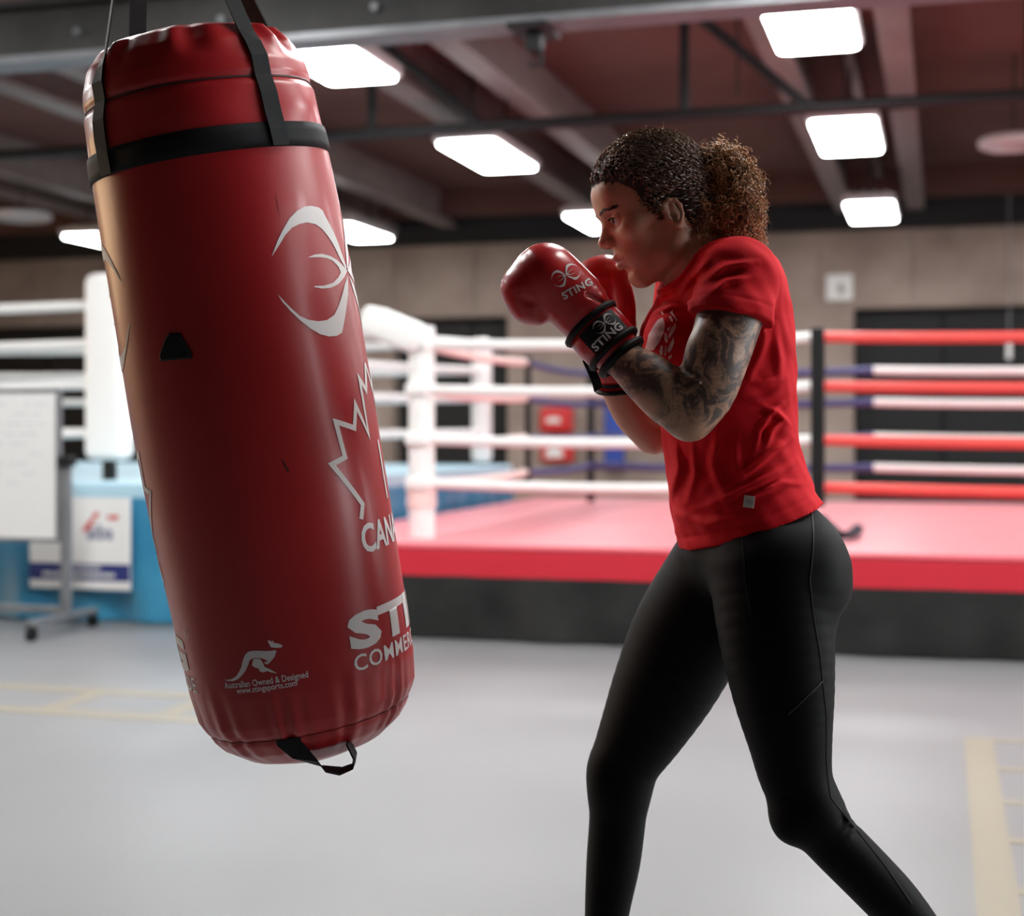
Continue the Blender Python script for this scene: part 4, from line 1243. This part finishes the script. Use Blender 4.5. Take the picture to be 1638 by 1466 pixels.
# combed-back wavy strands lying on the cap, gathered at the ponytail
KNOT = hd(-88, 0, 58)
cen = hd(-5, 0, 45)
st, rad = [], []
tries = 0
while len(st) < 1250 and tries < 9000:
    tries += 1
    dvec = rng.normal(size=3); dvec /= np.linalg.norm(dvec)
    h = bvh_hair.ray_cast(Vector(cen + dvec * .2), Vector(-dvec), .25)
    if h[0] is None: continue
    q = (np.array(h[0]) - HE) @ HBAS.T * 1000
    sd = poly_sd(np.array([q[0]]), np.array([q[2]]))[0]
    if sd < 1: continue
    p0 = np.array(h[0]); tot = np.linalg.norm(KNOT - p0)
    L = min(tot * .92, rng.uniform(.03, .085)); n = max(6, int(L / .0035))
    ph, am = rng.uniform(0, 6.28), rng.uniform(.0016, .0034)
    S = []
    for i in range(n):
        t = i / (n - 1) * L / tot
        c = p0 * (1 - t) + KNOT * t
        dd = c - cen; dd /= np.linalg.norm(dd)
        hh = bvh_hair.ray_cast(Vector(cen + dd * .2), Vector(-dd), .25)
        if hh[0] is None: break
        nn_ = np.array(hh[1]); g = KNOT - c; sdv = np.cross(nn_, g); sdv /= np.linalg.norm(sdv) + 1e-9
        s_ = i * .0035 / .0135 * 6.28
        S.append(np.array(hh[0]) + nn_ * (.0006 + abs(am) * (.8 + .9 * math.sin(s_ + ph))) + sdv * am * math.cos(s_ + ph) * 1.2)
    if len(S) > 4: st.append(S); rad.append(rng.uniform(.0009, .0017))
o = tubes_mesh('hair_waves', st, rad, M_hair_w); o['kind'] = 'stuff'; pp.append(o)
# short downy hairs softening the hairline
st, rad = [], []
tries = 0
while len(st) < 900 and tries < 40000:
    tries += 1
    dvec = rng.normal(size=3); dvec /= np.linalg.norm(dvec)
    q = (dvec * .09 + cen - HE) @ HBAS.T * 1000
    h = bvh_body.ray_cast(Vector(cen + dvec * .2), Vector(-dvec), .25)
    if h[0] is None: continue
    q = (np.array(h[0]) - HE) @ HBAS.T * 1000
    if q[0] < 24: continue
    sd = poly_sd(np.array([q[0]]), np.array([q[2]]))[0]
    if sd < -9 or sd > 3 or rng.random() < -sd / 10: continue
    p0 = np.array(h[0]); nn_ = np.array(h[1]); g = KNOT - p0; g -= nn_ * (g @ nn_); g /= np.linalg.norm(g)
    g = g + rng.normal(size=3) * .25; L = rng.uniform(.006, .013)
    st.append([p0, p0 + g * L * .5 + nn_ * .0012, p0 + g * L + nn_ * .0012 + rng.normal(size=3) * .0008]); rad.append(rng.uniform(.00025, .0005))
o = tubes_mesh('hairline_down', st, rad, M_hair_d); o['kind'] = 'stuff'; pp.append(o)
# flyaway frizz along the top
st, rad = [], []
for i in range(260):
    a = rng.uniform(-1.0, 1.0); f = rng.uniform(-80, 88); l = rng.uniform(-55, 55)
    p = hd(f, l, 165); h = bvh_hair.ray_cast(Vector(p), Vector(-HU), .2)
    if h[0] is None: continue
    q = np.array(h[0]); d = np.array(h[1]) * .6 + rng.normal(size=3) * .5; d /= np.linalg.norm(d)
    L = rng.uniform(.004, .013); b = rng.normal(size=3) * .003
    st.append([q, q + d * L * .5 + b * .5, q + d * L + b]); rad.append(.00028)
o = tubes_mesh('flyaway_hair', st, rad, M_hair_t); o['kind'] = 'stuff'; pp.append(o)
# hair tie
kd = HF * .75 + HU * -.1; kd /= np.linalg.norm(kd)
pp.append(MB().tube([Vector(hd(-92, 0, 56)) + (Vector(HL) * math.cos(a) + Vector(HU) * math.sin(a)) * .026 for a in [i * math.pi / 10 for i in range(20)]], .007, 8, closed=True).build('hair_tie', M_black, smooth=True))
# ponytail: dense core plus corkscrew curls
PT = [(P(1124, 274, 0), .028), (P(1154, 268, 0), .036), (P(1170, 304, 0), .040), (P(1170, 350, 0), .041), (P(1172, 388, 0), .034)]
pt = Field(P(1085, 430, -.12), P(1250, 205, .12) + [0, .02, 0], .003)
pt.chain(PT, .02, sy=1.25)
pt.chain([(P(1120, 300, -.03), .020), (P(1118, 345, -.035), .024), (P(1112, 385, -.03), .018)], .02)
def pt_noise(X, Y, Z): return (.0045 * np.sin(X * 420 + 2 * np.sin(Z * 260)) * np.sin(Z * 380 + 1.5 * np.sin(Y * 300)) * np.sin(Y * 350 + X * 100)).astype(np.float32)
pt.do(pt_noise, pt.lo, pt.lo + .4, op='disp')
VP_, QP_ = pt.mesh(0)
ponytail = link('ponytail', np_mesh('ponytail', VP_, QP_), M_hair_m, None, True)
pp.append(ponytail)
idx = rng.permutation(len(VP_))
bvh_pt = bvh_of(VP_, QP_)
def curl(p, d, L, R, pitch, ph, droop):
    n = int(L / pitch * 9) + 4
    d = d / np.linalg.norm(d); S = []
    a = np.cross(d, [.2, .9, .3]); a /= np.linalg.norm(a); b = np.cross(d, a)
    for i in range(n):
        t = i / (n - 1); s_ = t * L
        an = ph + s_ / pitch * 6.28
        S.append(p + d * s_ + np.array([0, 0, -1]) * droop * t * t * L + (a * math.cos(an) + b * math.sin(an)) * R * min(1, t * 4 + .3))
    return S
for (nm, count, m, Lr, Rr, rr) in (('golden_curls', 1500, M_hair_t, (.016, .034), (.003, .0058), (.0008, .0015)), ('brown_curls', 700, M_hair_m, (.014, .028), (.003, .005), (.0008, .0014)), ('wispy_curls', 420, M_hair_t, (.022, .042), (.002, .005), (.00025, .0004))):
    st, rad = [], []
    pool = idx[:] if nm != 'brown_curls' else idx[::-1]
    for j in pool[:count * 3]:
        if len(st) >= count: break
        p = VP_[j]
        px_ = (p[0] / p[1]) * FPX + CXP
        if nm == 'golden_curls' and px_ < 1140 and rng.random() < .75: continue
        nr = bvh_pt.find_nearest(Vector(p)); nn_ = np.array(nr[1])
        d = nn_ * rng.uniform(.15, .75) + rng.normal(size=3) * .45 + np.array([.15, 0, -.35])
        st.append(curl(p - nn_ * .004, d, rng.uniform(*Lr), rng.uniform(*Rr), rng.uniform(.008, .014), rng.uniform(0, 6.28), rng.uniform(0, .5))); rad.append(rng.uniform(*rr))
    o = tubes_mesh(nm, st, rad, m); o['kind'] = 'stuff'; pp.append(o)

# ---- T-shirt
SH = Field(P(1020, 905, -.27) - [0.01, 0, 0], P(1330, 370, 0) + [.02, .27, .02], .0028)
lo_, hi_ = torso_box(400, 900)
SH.do(torso_f(428, 905, .0), lo_, hi_)
SH.ell(P(1072, 545, -.070), [.045, .055, .055], .03)
SH.ell(P(1066, 545, .075), [.045, .055, .055], .03)
SH.cone(P(1152, 440, 0), P(1180, 446, -.13), .055, .064, .03)
SH.cone(P(1135, 430, 0), P(1105, 445, .14), .055, .062, .03)
SH.ell(P(1190, 466, -.02), [.055, .13, .07], .03)
SH.ell(P(1284, 905, -.075), [.068, .094, .092], .04)
SH.ell(P(1262, 915, .075), [.066, .09, .09], .04)
# sleeves
def sleeve(pts, grow, cut_p, cut_n, rs=1.0):
    for (a, ra), (b, rb) in zip(pts[:-1], pts[1:]):
        SH.cone(a, b, ra + grow, rb + grow, .016, cut=(cut_p, cut_n))
nd = near_arm[2][0] - near_arm[0][0]; nd /= np.linalg.norm(nd)
cutp = P(1166, 505, -.18); cutn = np.array([nd[0] * .55, nd[1] * .3, nd[2]]); cutn /= np.linalg.norm(cutn)
sleeve([(P(1184, 448, -.150), rp(61)), (P(1167, 508, -.178), rp(60)), (P(1150, 560, -.195), rp(62))], .0, cutp, cutn)
fd = far_arm[1][0] - far_arm[0][0]; fd /= np.linalg.norm(fd)
sleeve([(far_arm[0][0], rp(58)), (P(1088, 540, .185), rp(58))], 0, P(1092, 520, .18), fd)
# folds
def folds(L, side=-1):
    yref = -.13
    segs = []
    for (pts, amp, wd) in L:
        q = [P(x, y, yref) for x, y in pts]
        segs.append((q, amp, wd / FPX * DP))
    def f(X, Y, Z):
        out = 0
        for q, amp, wd in segs:
            best = None
            n = len(q) - 1
            for i in range(n):
                ax, az = q[i][0], q[i][2]; bx, bz = q[i + 1][0] - ax, q[i + 1][2] - az
                t = np.clip(((X - ax) * bx + (Z - az) * bz) / (bx * bx + bz * bz), 0, 1)
                taper = np.sin(np.pi * np.clip((i + t) / n, .06, .94))
                d2 = (X - ax - t * bx) ** 2 + (Z - az - t * bz) ** 2
                g = taper * (np.exp(-d2 / wd ** 2) - .55 * np.exp(-d2 / (2.2 * wd) ** 2))
                best = g if best is None else np.maximum(best, g)
            out = out + amp * best
        wgt = np.clip((DP + .02 - Y) / .05, 0, 1)
        return (-1.7 * out * wgt).astype(np.float32)
    return f
FOLDS = [([(1108, 462), (1150, 434), (1200, 428)], .009, 7), ([(1118, 482), (1150, 458), (1195, 452)], .006, 6), ([(1090, 470), (1108, 440), (1135, 412)], .008, 7),
         ([(1276, 700), (1240, 720), (1195, 755), (1140, 800)], .012, 8), ([(1282, 738), (1240, 758), (1180, 786), (1105, 826)], .012, 9), ([(1296, 776), (1250, 772), (1205, 790), (1165, 815)], .010, 7),
         ([(1270, 640), (1240, 655), (1215, 690), (1205, 730)], .011, 7), ([(1272, 680), (1245, 660), (1210, 645)], .009, 6), ([(1262, 668), (1235, 690), (1222, 725)], .009, 6),
         ([(1085, 690), (1092, 750), (1080, 822)], .008, 8), ([(1112, 700), (1116, 760), (1105, 810)], .007, 7), ([(1150, 680), (1142, 745), (1160, 800)], .007, 9), ([(1180, 690), (1176, 740), (1190, 780)], .006, 8),
         ([(1170, 606), (1220, 612), (1266, 602)], .006, 8), ([(1175, 640), (1220, 640), (1268, 628)], .005, 7), ([(1075, 822), (1130, 842), (1200, 820)], .007, 10), ([(1228, 520), (1214, 570), (1185, 630)], .007, 9), ([(1240, 510), (1248, 570), (1250, 620)], .005, 9),
         ([(1044, 500), (1080, 486), (1108, 490)], .006, 6), ([(1050, 476), (1075, 458), (1096, 452)], .006, 6), ([(1040, 540), (1075, 540), (1100, 530)], .005, 7)]
SH.do(folds(FOLDS), P(1030, 900, -.27), P(1310, 395, 0) + [0, .05, 0], op='disp')
def cloth_noise(X, Y, Z): return (.0016 * np.sin(X * 55 + 2 * np.sin(Z * 40)) * np.sin(Z * 48 + Y * 60) + .0008 * np.sin(X * 130 + Z * 90) * np.sin(Y * 110 + 1)).astype(np.float32)
SH.do(cloth_noise, SH.lo, SH.lo + 1.0, op='disp')
# stitched hem lines of sleeve and waist
def hem_groove(X, Y, Z):
    s_ = (X - cutp[0]) * cutn[0] + (Y - cutp[1]) * cutn[1] + (Z - cutp[2]) * cutn[2]
    return (.0012 * np.exp(-((s_ + .018) / .0025) ** 2) + 0 * X).astype(np.float32)
SH.do(hem_groove, P(1095, 530, -.27), P(1240, 470, -.1) + [0, .0, 0], op='disp')
hA, hB = P(1090, 881, -.0), P(1305, 803, -.0)
hn = np.array([hA[2] - hB[2], 0, hB[0] - hA[0]]); hn = -hn / np.linalg.norm(hn)
def hem(X, Y, Z): return -((X - hA[0]) * hn[0] + (Z - hA[2]) * hn[2] + .012 * ((Y - DP) / .17) ** 2 * 0) + 0 * Y
SH.do(hem, SH.lo - 1, SH.lo + 2, .0, 'sub')
def hem_groove2(X, Y, Z):
    s_ = (X - hA[0]) * hn[0] + (Z - hA[2]) * hn[2] + 0 * Y
    return (.0014 * np.exp(-((s_ + .022) / .003) ** 2)).astype(np.float32)
SH.do(hem_groove2, SH.lo - 1, SH.lo + 2, op='disp')
# openings: neck, sleeves, waist
nb, nt_ = P(1150, 465, .0), P(1085, 390, -.004)
SH.cone(nb, nt_, .054, .078, .006, op='sub')
SH.cone(P(1152, 552, -.192), P(1140, 600, -.2), rp(54), rp(54), .002, op='sub')
SH.cone(P(1086, 562, .185), P(1080, 600, .185), rp(50), rp(50), .002, op='sub')
VS, QS = SH.mesh(1)
del SH
shirt = link('t_shirt', np_mesh('t_shirt', VS, QS), M_shirt, None, True)
pp.append(shirt)
bvh_shirt = bvh_of(VS, QS)
# collar rib around the neck opening
ax_ = Vector(nt_ - nb).normalized()
col_pts = []
cc = Vector(nb).lerp(Vector(nt_), .62)
ea = Vector((0, 1, 0)) - ax_ * ax_.y; ea.normalize(); eb = ax_.cross(ea)
for i in range(48):
    a = i * 2 * math.pi / 48
    rd = ea * math.cos(a) + eb * math.sin(a)
    h = bvh_shirt.ray_cast(Vector(nb).lerp(Vector(nt_), 1.0) + rd * .0785 + ax_ * .12, -ax_, .3)
    if h[0] is not None: col_pts.append(h[0] - rd * .002)
if len(col_pts) > 20:
    A = [Vector(p) for p in col_pts]; N = len(A)
    for _ in range(3): A = [(A[i - 1] + A[i] * 2 + A[(i + 1) % N]) / 4 for i in range(N)]
    pp.append(MB().tube(A, .0065, 8, closed=True).build('collar', M_shirt, shirt, smooth=True)); pp.pop()
# small white tag at the hem
q = on_surface(bvh_shirt, P(1200, 803, -.16), (0, 1, 0), .001)
if q:
    t = MB().box((-.0085, -.0015, -.0095), (.0085, .0008, .0095), bevel=.0006).build('hem_tag', mat('tag_fabric', (.62, .55, .50), .8), shirt, M=Matrix.Translation(q) @ Matrix.Rotation(-.25, 4, 'Z') @ Matrix.Rotation(.12, 4, 'Y'))
    tb = MB().box((-.005, -.0021, -.003), (.005, -.0014, .003)).build('tag_print', M_greyprint, shirt, M=Matrix.Translation(q) @ Matrix.Rotation(-.25, 4, 'Z') @ Matrix.Rotation(.12, 4, 'Y'))
# chest print: feather-like strokes
def pxs(L): return [((x / 11.27 + 1010 - 1060) / FPX * (DP - .1), -(y / 11.27 + 470 - 530) / FPX * (DP - .1)) for x, y in L]
feath = [pxs([(560, 440), (585, 560), (575, 690), (500, 860), (400, 1020), (330, 1020), (270, 980), (300, 850), (320, 740), (400, 590), (480, 480)]),
         pxs([(690, 350), (755, 290), (735, 350), (800, 470), (820, 500), (780, 520), (740, 430)]), pxs([(660, 430), (700, 420), (730, 500), (715, 540), (680, 500)]),
         pxs([(620, 650), (690, 600), (660, 680), (620, 700)]), pxs([(700, 640), (770, 540), (775, 640), (720, 740), (650, 830), (630, 790)]),
         pxs([(590, 720), (620, 800), (630, 900), (590, 880), (560, 820)]), pxs([(720, 800), (740, 900), (700, 1020), (650, 1080), (620, 1040), (660, 940)]), pxs([(510, 960), (545, 940), (555, 1090), (520, 1120), (495, 1050)]),
         pxs([(590, 960), (610, 950), (600, 1120), (580, 1120)]), pxs([(650, 1140), (715, 1100), (690, 1170), (650, 1180)]), pxs([(545, 310), (570, 340), (585, 380), (560, 390)])]
ux = Vector((1, 0, 0)); uy = Vector((0, 0, 1))
o = project_decal('chest_print', feath, P(1060, 530, -.1), (1, 0, 0), (0, 0, 1), bvh_shirt, M_pink, shirt, .0012, .006, .2)

# ---- leggings
glo = P(925, 1645, -.24) - [.02, 0, .03]; glo[2] = .055
LG = Field(glo, P(1580, 770, .12) + [.03, .22, .0], .0036)
lo_, hi_ = torso_box(785, 965)
# same hip rows as the body
LG.do(torso_f(785, 950, 0, rows=rowsL), lo_, hi_)
for A in (near_leg, near_shin, far_leg, far_shin): LG.chain(A, .022)
LG.ell(P(1292, 915, -.075), [.058, .085, .085], .04)
LG.ell(P(1258, 920, .075), [.06, .08, .09], .06)
LG.ell(P(1265, 1310, -.155), [.030, .032, .036], .025)      # knee caps
LG.ell(P(968, 1232, .115), [.026, .034, .034], .025)
KF = [([(1335, 1280), (1350, 1300), (1330, 1318)], .006, 5), ([(1345, 1300), (1358, 1312), (1335, 1330)], .005, 5), ([(1028, 1278), (1005, 1286), (985, 1284)], .004, 5)]
LG.do(folds(KF), P(930, 1400, -.25), P(1400, 1250, 0) + [0, .05, 0], op='disp')
VL, QL = LG.mesh(1)
del LG
legg = link('leggings', np_mesh('leggings', VL, QL), M_legg, None, True)
pp.append(legg)
bvh_leg = bvh_of(VL, QL)
def seam(pts, dy, name='seam', r=.0011):
    out = []
    for (a, b) in zip(pts[:-1], pts[1:]):
        for i in range(8):
            t = i / 8
            q = on_surface(bvh_leg, P(a[0] + (b[0] - a[0]) * t, a[1] + (b[1] - a[1]) * t, dy), (0, 1, 0), .0003)
            if q is not None: out.append(q)
    if len(out) > 3: MB().tube(out, r, 6).build(name, M_seam_k, legg, smooth=True)
seam([(1318, 812), (1308, 870), (1298, 930), (1304, 990), (1314, 1050), (1318, 1092), (1326, 1150), (1326, 1220), (1332, 1280), (1372, 1330), (1420, 1390), (1470, 1462)], -.2)
seam([(1318, 1092), (1290, 1114), (1255, 1146)], -.2, 'pocket_seam', .0013)
seam([(1195, 860), (1196, 930), (1205, 1000)], -.2, 'seam', .0007)
q = on_surface(bvh_leg, P(1375, 1323, -.2), (0, 1, 0), .0006)
if q is not None: MB().box((-.003, -.0006, -.004), (.003, .0006, .004), bevel=.0004).build('reflective_logo', M_logo_sil, legg, M=Matrix.Translation(q) @ Matrix.Rotation(.6, 4, 'Y'))
# ---- shoes
def shoe(ank, toe_dir, tilt):
    ank = np.array(ank)
    f = Field(ank - .3, ank + .3, .004)
    T = np.array(toe_dir, float); T /= np.linalg.norm(T)
    heel = ank + np.array([.035, 0, -.055]) if tilt == 0 else ank + np.array([.03, 0, -.05])
    ball = heel + T * .17; toe = heel + T * .235
    f.cone(ank, heel, .036, .034, .01); f.cone(heel, ball, .032, .036, .015, sy=1.15); f.cone(ball, toe, .036, .026, .015, sy=1.25)
    f.cone(ank, ball, .034, .03, .02)
    V_, Q_ = f.mesh(1)
    V_[:, 2] = np.maximum(V_[:, 2], .012)
    s_ = link('shoe', np_mesh('shoe', V_, Q_), M_shoe, None, True)
    lowest = V_[:, 2].min()
    so = MB().tube([Vector((heel[0], heel[1], .0135)) if tilt == 0 else Vector((ball[0] + .01, ball[1], .0135)), Vector((ball[0], ball[1], .0135)) + Vector((-.0, 0, 0)) if tilt == 0 else Vector((ball[0] - .02, ball[1], .0135)), Vector((toe[0], toe[1], .0135))], .0125, 12).build('sole', M_sole, s_, smooth=True)
    return s_
fa = far_shin[-1][0].copy()
pp.append(shoe([fa[0] - .005, fa[1], .095], (-1, -.1, -.03), 0))
na = near_shin[-1][0].copy()
pp.append(shoe([na[0] + .01, na[1], na[2] - .03], (-.80, -.1, -.58), 1))
settle(person, pp)

# ================================================================== GLOVES
def glove_emblem(s):
    """the double-crescent emblem of the bag, about 2*s wide"""
    c, k = (math.radians(MIR) * RB, .188), s / (math.radians(52) * RB)
    out = []
    for L in (UP, MID, LOW):
        A = [((x - c[0]) * k, (y - c[1]) * k) for x, y in arc(L)]
        out += [A, [(-x, y) for x, y in A][::-1]]
    return out
gd = -.135
g1 = empty('boxing_glove', 'red boxing glove with black strap and white emblem, nearer to the bag', 'boxing glove', P(900, 500, gd))
GF = Field(P(785, 570, gd) - [0, .11, 0], P(1000, 370, gd) + [0, .11, 0], .002)
GF.chain(CH([(950, 524, gd, 41), (916, 480, gd, 51), (873, 444, gd, 50)]), .014, sy=1.12)
GF.chain(CH([(873, 444, gd, 50), (842, 462, gd, 40)]), .02, sy=1.18)
fg = CH([(842, 464, gd, 39), (846, 489, gd, 31), (860, 502, gd, 20)])
GF.chain(fg, .008, sy=1.35)
GF.chain(CH([(935, 520, gd + .05, 20), (895, 485, gd + .072, 21), (865, 470, gd + .075, 18)]), .010)      # thumb on the far side
# crease between curled fingers and palm, puckers
for (a, b, r, dd) in (((826, 480), (852, 486), .0035, -.075), ((852, 486), (872, 506), .004, -.07), ((838, 492), (848, 486), .003, -.075), ((862, 496), (874, 510), .004, -.07), ((838, 478), (846, 487), .0025, -.08)):
    GF.cone(P(*a, gd + dd), P(*b, gd + dd), r + .012, r + .012, .012, op='sub') if dd > -.05 else GF.cone(P(*a, gd - .052), P(*b, gd - .050), r + .003, r + .003, .006, op='sub')
GF.cone(P(940, 472, gd - .05), P(972, 488, gd - .03), .0025, .003, .006, op='sub')
VG, QG = GF.mesh(1)
del GF
pg = [link('glove_body', np_mesh('glove_body', VG, QG), M_glove, None, True)]
bvh_g = bvh_of(VG, QG)
w0, w1 = P(938, 511, gd - .0), P(992, 570, -.150)
wax = Vector(w1 - w0).normalized()
def ell_ring(c, ax, ra, rb, n=40):
    e1 = Vector((0, -1, 0)) - ax * ax.dot(Vector((0, -1, 0))); e1.normalize(); e2 = ax.cross(e1)
    return [Vector(c) + e1 * (rb * math.cos(2 * math.pi * i / n)) + e2 * (ra * math.sin(2 * math.pi * i / n)) for i in range(n)]
def sleeve_mesh(name, c0, c1, prof, m, sy, th0=0, th1=360, n=48):
    ax = (Vector(c1) - Vector(c0)).normalized(); L = (Vector(c1) - Vector(c0)).length
    e1 = Vector((0, -1, 0)) - ax * ax.dot(Vector((0, -1, 0))); e1.normalize(); e2 = ax.cross(e1)
    bm = bmesh.new(); rings = []
    full = abs(th1 - th0 - 360) < 1
    for (t, r) in prof:
        ring = []
        for i in range(n if full else n + 1):
            a = math.radians(th0 + (th1 - th0) * i / n)
            ring.append(bm.verts.new(Vector(c0) + ax * (L * t) + e1 * (r * sy * math.cos(a)) + e2 * (r * math.sin(a))))
        rings.append(ring)
    for A, B in zip(rings[:-1], rings[1:]):
        for i in range(n):
            j = (i + 1) % len(A); bm.faces.new((A[i], A[j], B[j], B[i]))
    bmesh.ops.recalc_face_normals(bm, faces=bm.faces)
    me = bpy.data.meshes.new(name); bm.to_mesh(me); bm.free()
    return link(name, me, m, None, True)
R_ = .0435
pg.append(sleeve_mesh('cuff', w0, w1, [(.05, .030), (.10, R_ - .001), (.5, R_), (.78, R_ - .002), (.95, R_ - .006), (1.05, R_ - .008), (1.06, .028), (.8, .027)], M_glove, 1.02))
st_ = sleeve_mesh('wrist_strap', w0, w1, [(.16, R_ - .002), (.17, R_ + .0035), (.45, R_ + .0045), (.76, R_ + .003), (.77, R_ - .004)], M_glove, 1.02)
pg.append(st_)
for t, r, th in ((.13, R_ + .003, .0062), (.80, R_ + .001, .0055), (1.03, R_ - .004, .0068)):
    c = Vector(w0).lerp(Vector(w1), t)
    pg.append(MB().tube(ell_ring(c, wax, r, r * 1.02), th, 8, closed=True).build('piping', M_black, smooth=True))
# black patch and lettering on the strap
e1 = Vector((0, -1, 0)) - wax * wax.dot(Vector((0, -1, 0))); e1.normalize(); e2 = wax.cross(e1)
WL = (Vector(w1) - Vector(w0)).length
def strap_print(name, shapes, m, off, parent):
    bm = flat_bm(shapes, .004)
    for v in bm.verts:
        a = v.co.x / R_; t = v.co.y / WL
        r = float(np.interp(t, [.16, .45, .76], [R_ + .0035, R_ + .0045, R_ + .003])) + off
        v.co = Vector(w0) + wax * v.co.y + e1 * (r * 1.02 * math.cos(a)) + e2 * (r * math.sin(a))
    me = bpy.data.meshes.new(name); bm.to_mesh(me); bm.free()
    return link(name, me, m, parent, True)
# circumferential direction that runs up and to the right in the photograph
sgn = 1.0 if e2.z > 0 else -1.0
def orient(shapes, x0, y0):
    out = []
    for s_ in shapes:
        if isinstance(s_, tuple): out.append(([(sgn * (x0 + x), y0 - y) for x, y in s_[0]], s_[1]))
        else: out.append([(sgn * (x0 + x), y0 - y) for x, y in s_])
    return out
strap_print('patch', orient([[(-.030, .0), (.038, .0), (.038, .040), (-.030, .040)]], 0, WL * .17 + .046), M_black, .0006, st_)
strap_print('lettering', orient([fit_text('STING', .056, .0125, .03, 1.05)], -.026, WL * .17 + .044), M_logo_sil, .0012, st_)
em = [[(x + .012, y + .026) for x, y in s_] for s_ in glove_emblem(.019)]
strap_print('emblem', orient(em, 0, WL * .17 + .046), M_logo_sil, .0012, st_)
# strap tail hanging below the wrist
pg.append(MB().ribbon([P(938, 574, -.12), P(946, 592, -.10), P(954, 612, -.10), P(957, 624, -.10)], [(.9, .3, .5)] * 4, .016, .004, [(0, -1, 0)] * 4).build('strap_tail', M_black))
# emblem and name on the back of the glove
vx = Vector((.87, -.05, .49)).normalized(); vy = Vector((-.49, 0, .87)).normalized()
cE = P(905, 441, gd - .05)
project_decal('emblem', glove_emblem(.0235), cE, vx, vy, bvh_g, M_logo_sil, pg[0], .0008, .004, .1)
tx = fit_text('STING', .052, .0115, .03, 1.08)
project_decal('lettering', [([(x - .026, y) for x, y in tx[0]], tx[1])], P(926, 467, gd - .05), vx, vy, bvh_g, M_logo_sil, pg[0], .0008, .004, .1)
# seam along the palm edge
sp = []
for (x, y) in ((866, 498), (880, 512), (894, 530), (908, 546)):
    q = on_surface(bvh_g, P(x, y, gd - .06), (0, 1, 0), .0002)
    if q is not None: sp.append(q)
if len(sp) > 2: pg.append(MB().tube(sp, .0016, 6).build('palm_seam', M_glove, smooth=True))
settle(g1, pg)

gd = .075
g2 = empty('boxing_glove', 'red boxing glove held upright in front of the mouth', 'boxing glove', P(980, 560, gd))
GF = Field(P(895, 640, gd) - [0, .10, 0], P(1040, 380, gd) + [0, .11, 0], .0022)
GF.chain(CH([(984, 590, gd, 31), (980, 520, gd, 38), (968, 448, gd, 38)]), .014, sy=1.12)
GF.chain(CH([(968, 448, gd, 37), (945, 452, gd, 32), (942, 490, gd, 26)]), .012, sy=1.25)
GF.chain(CH([(1000, 545, gd - .035, 15), (1000, 490, gd - .045, 17), (990, 440, gd - .040, 15)]), .007)
VG, QG = GF.mesh(1)
del GF
pg = [link('glove_body', np_mesh('glove_body', VG, QG), M_glove, None, True)]
w0b, w1b = P(983, 578, gd), P(987, 622, gd + .012)
pg.append(sleeve_mesh('cuff', w0b, w1b, [(-.1, .028), (0, .0345), (.6, .034), (1.0, .033), (1.02, .026), (.6, .025)], M_glove, 1.05))
pg.append(sleeve_mesh('wrist_strap', w0b, w1b, [(.1, .033), (.12, .0375), (.66, .0375), (.68, .033)], M_glove, 1.05))
for t in (.06, .74, 1.0):
    c = Vector(w0b).lerp(Vector(w1b), t)
    pg.append(MB().tube(ell_ring(c, (Vector(w1b) - Vector(w0b)).normalized(), .035, .037), .0042, 8, closed=True).build('piping', M_black, smooth=True))
settle(g2, pg)
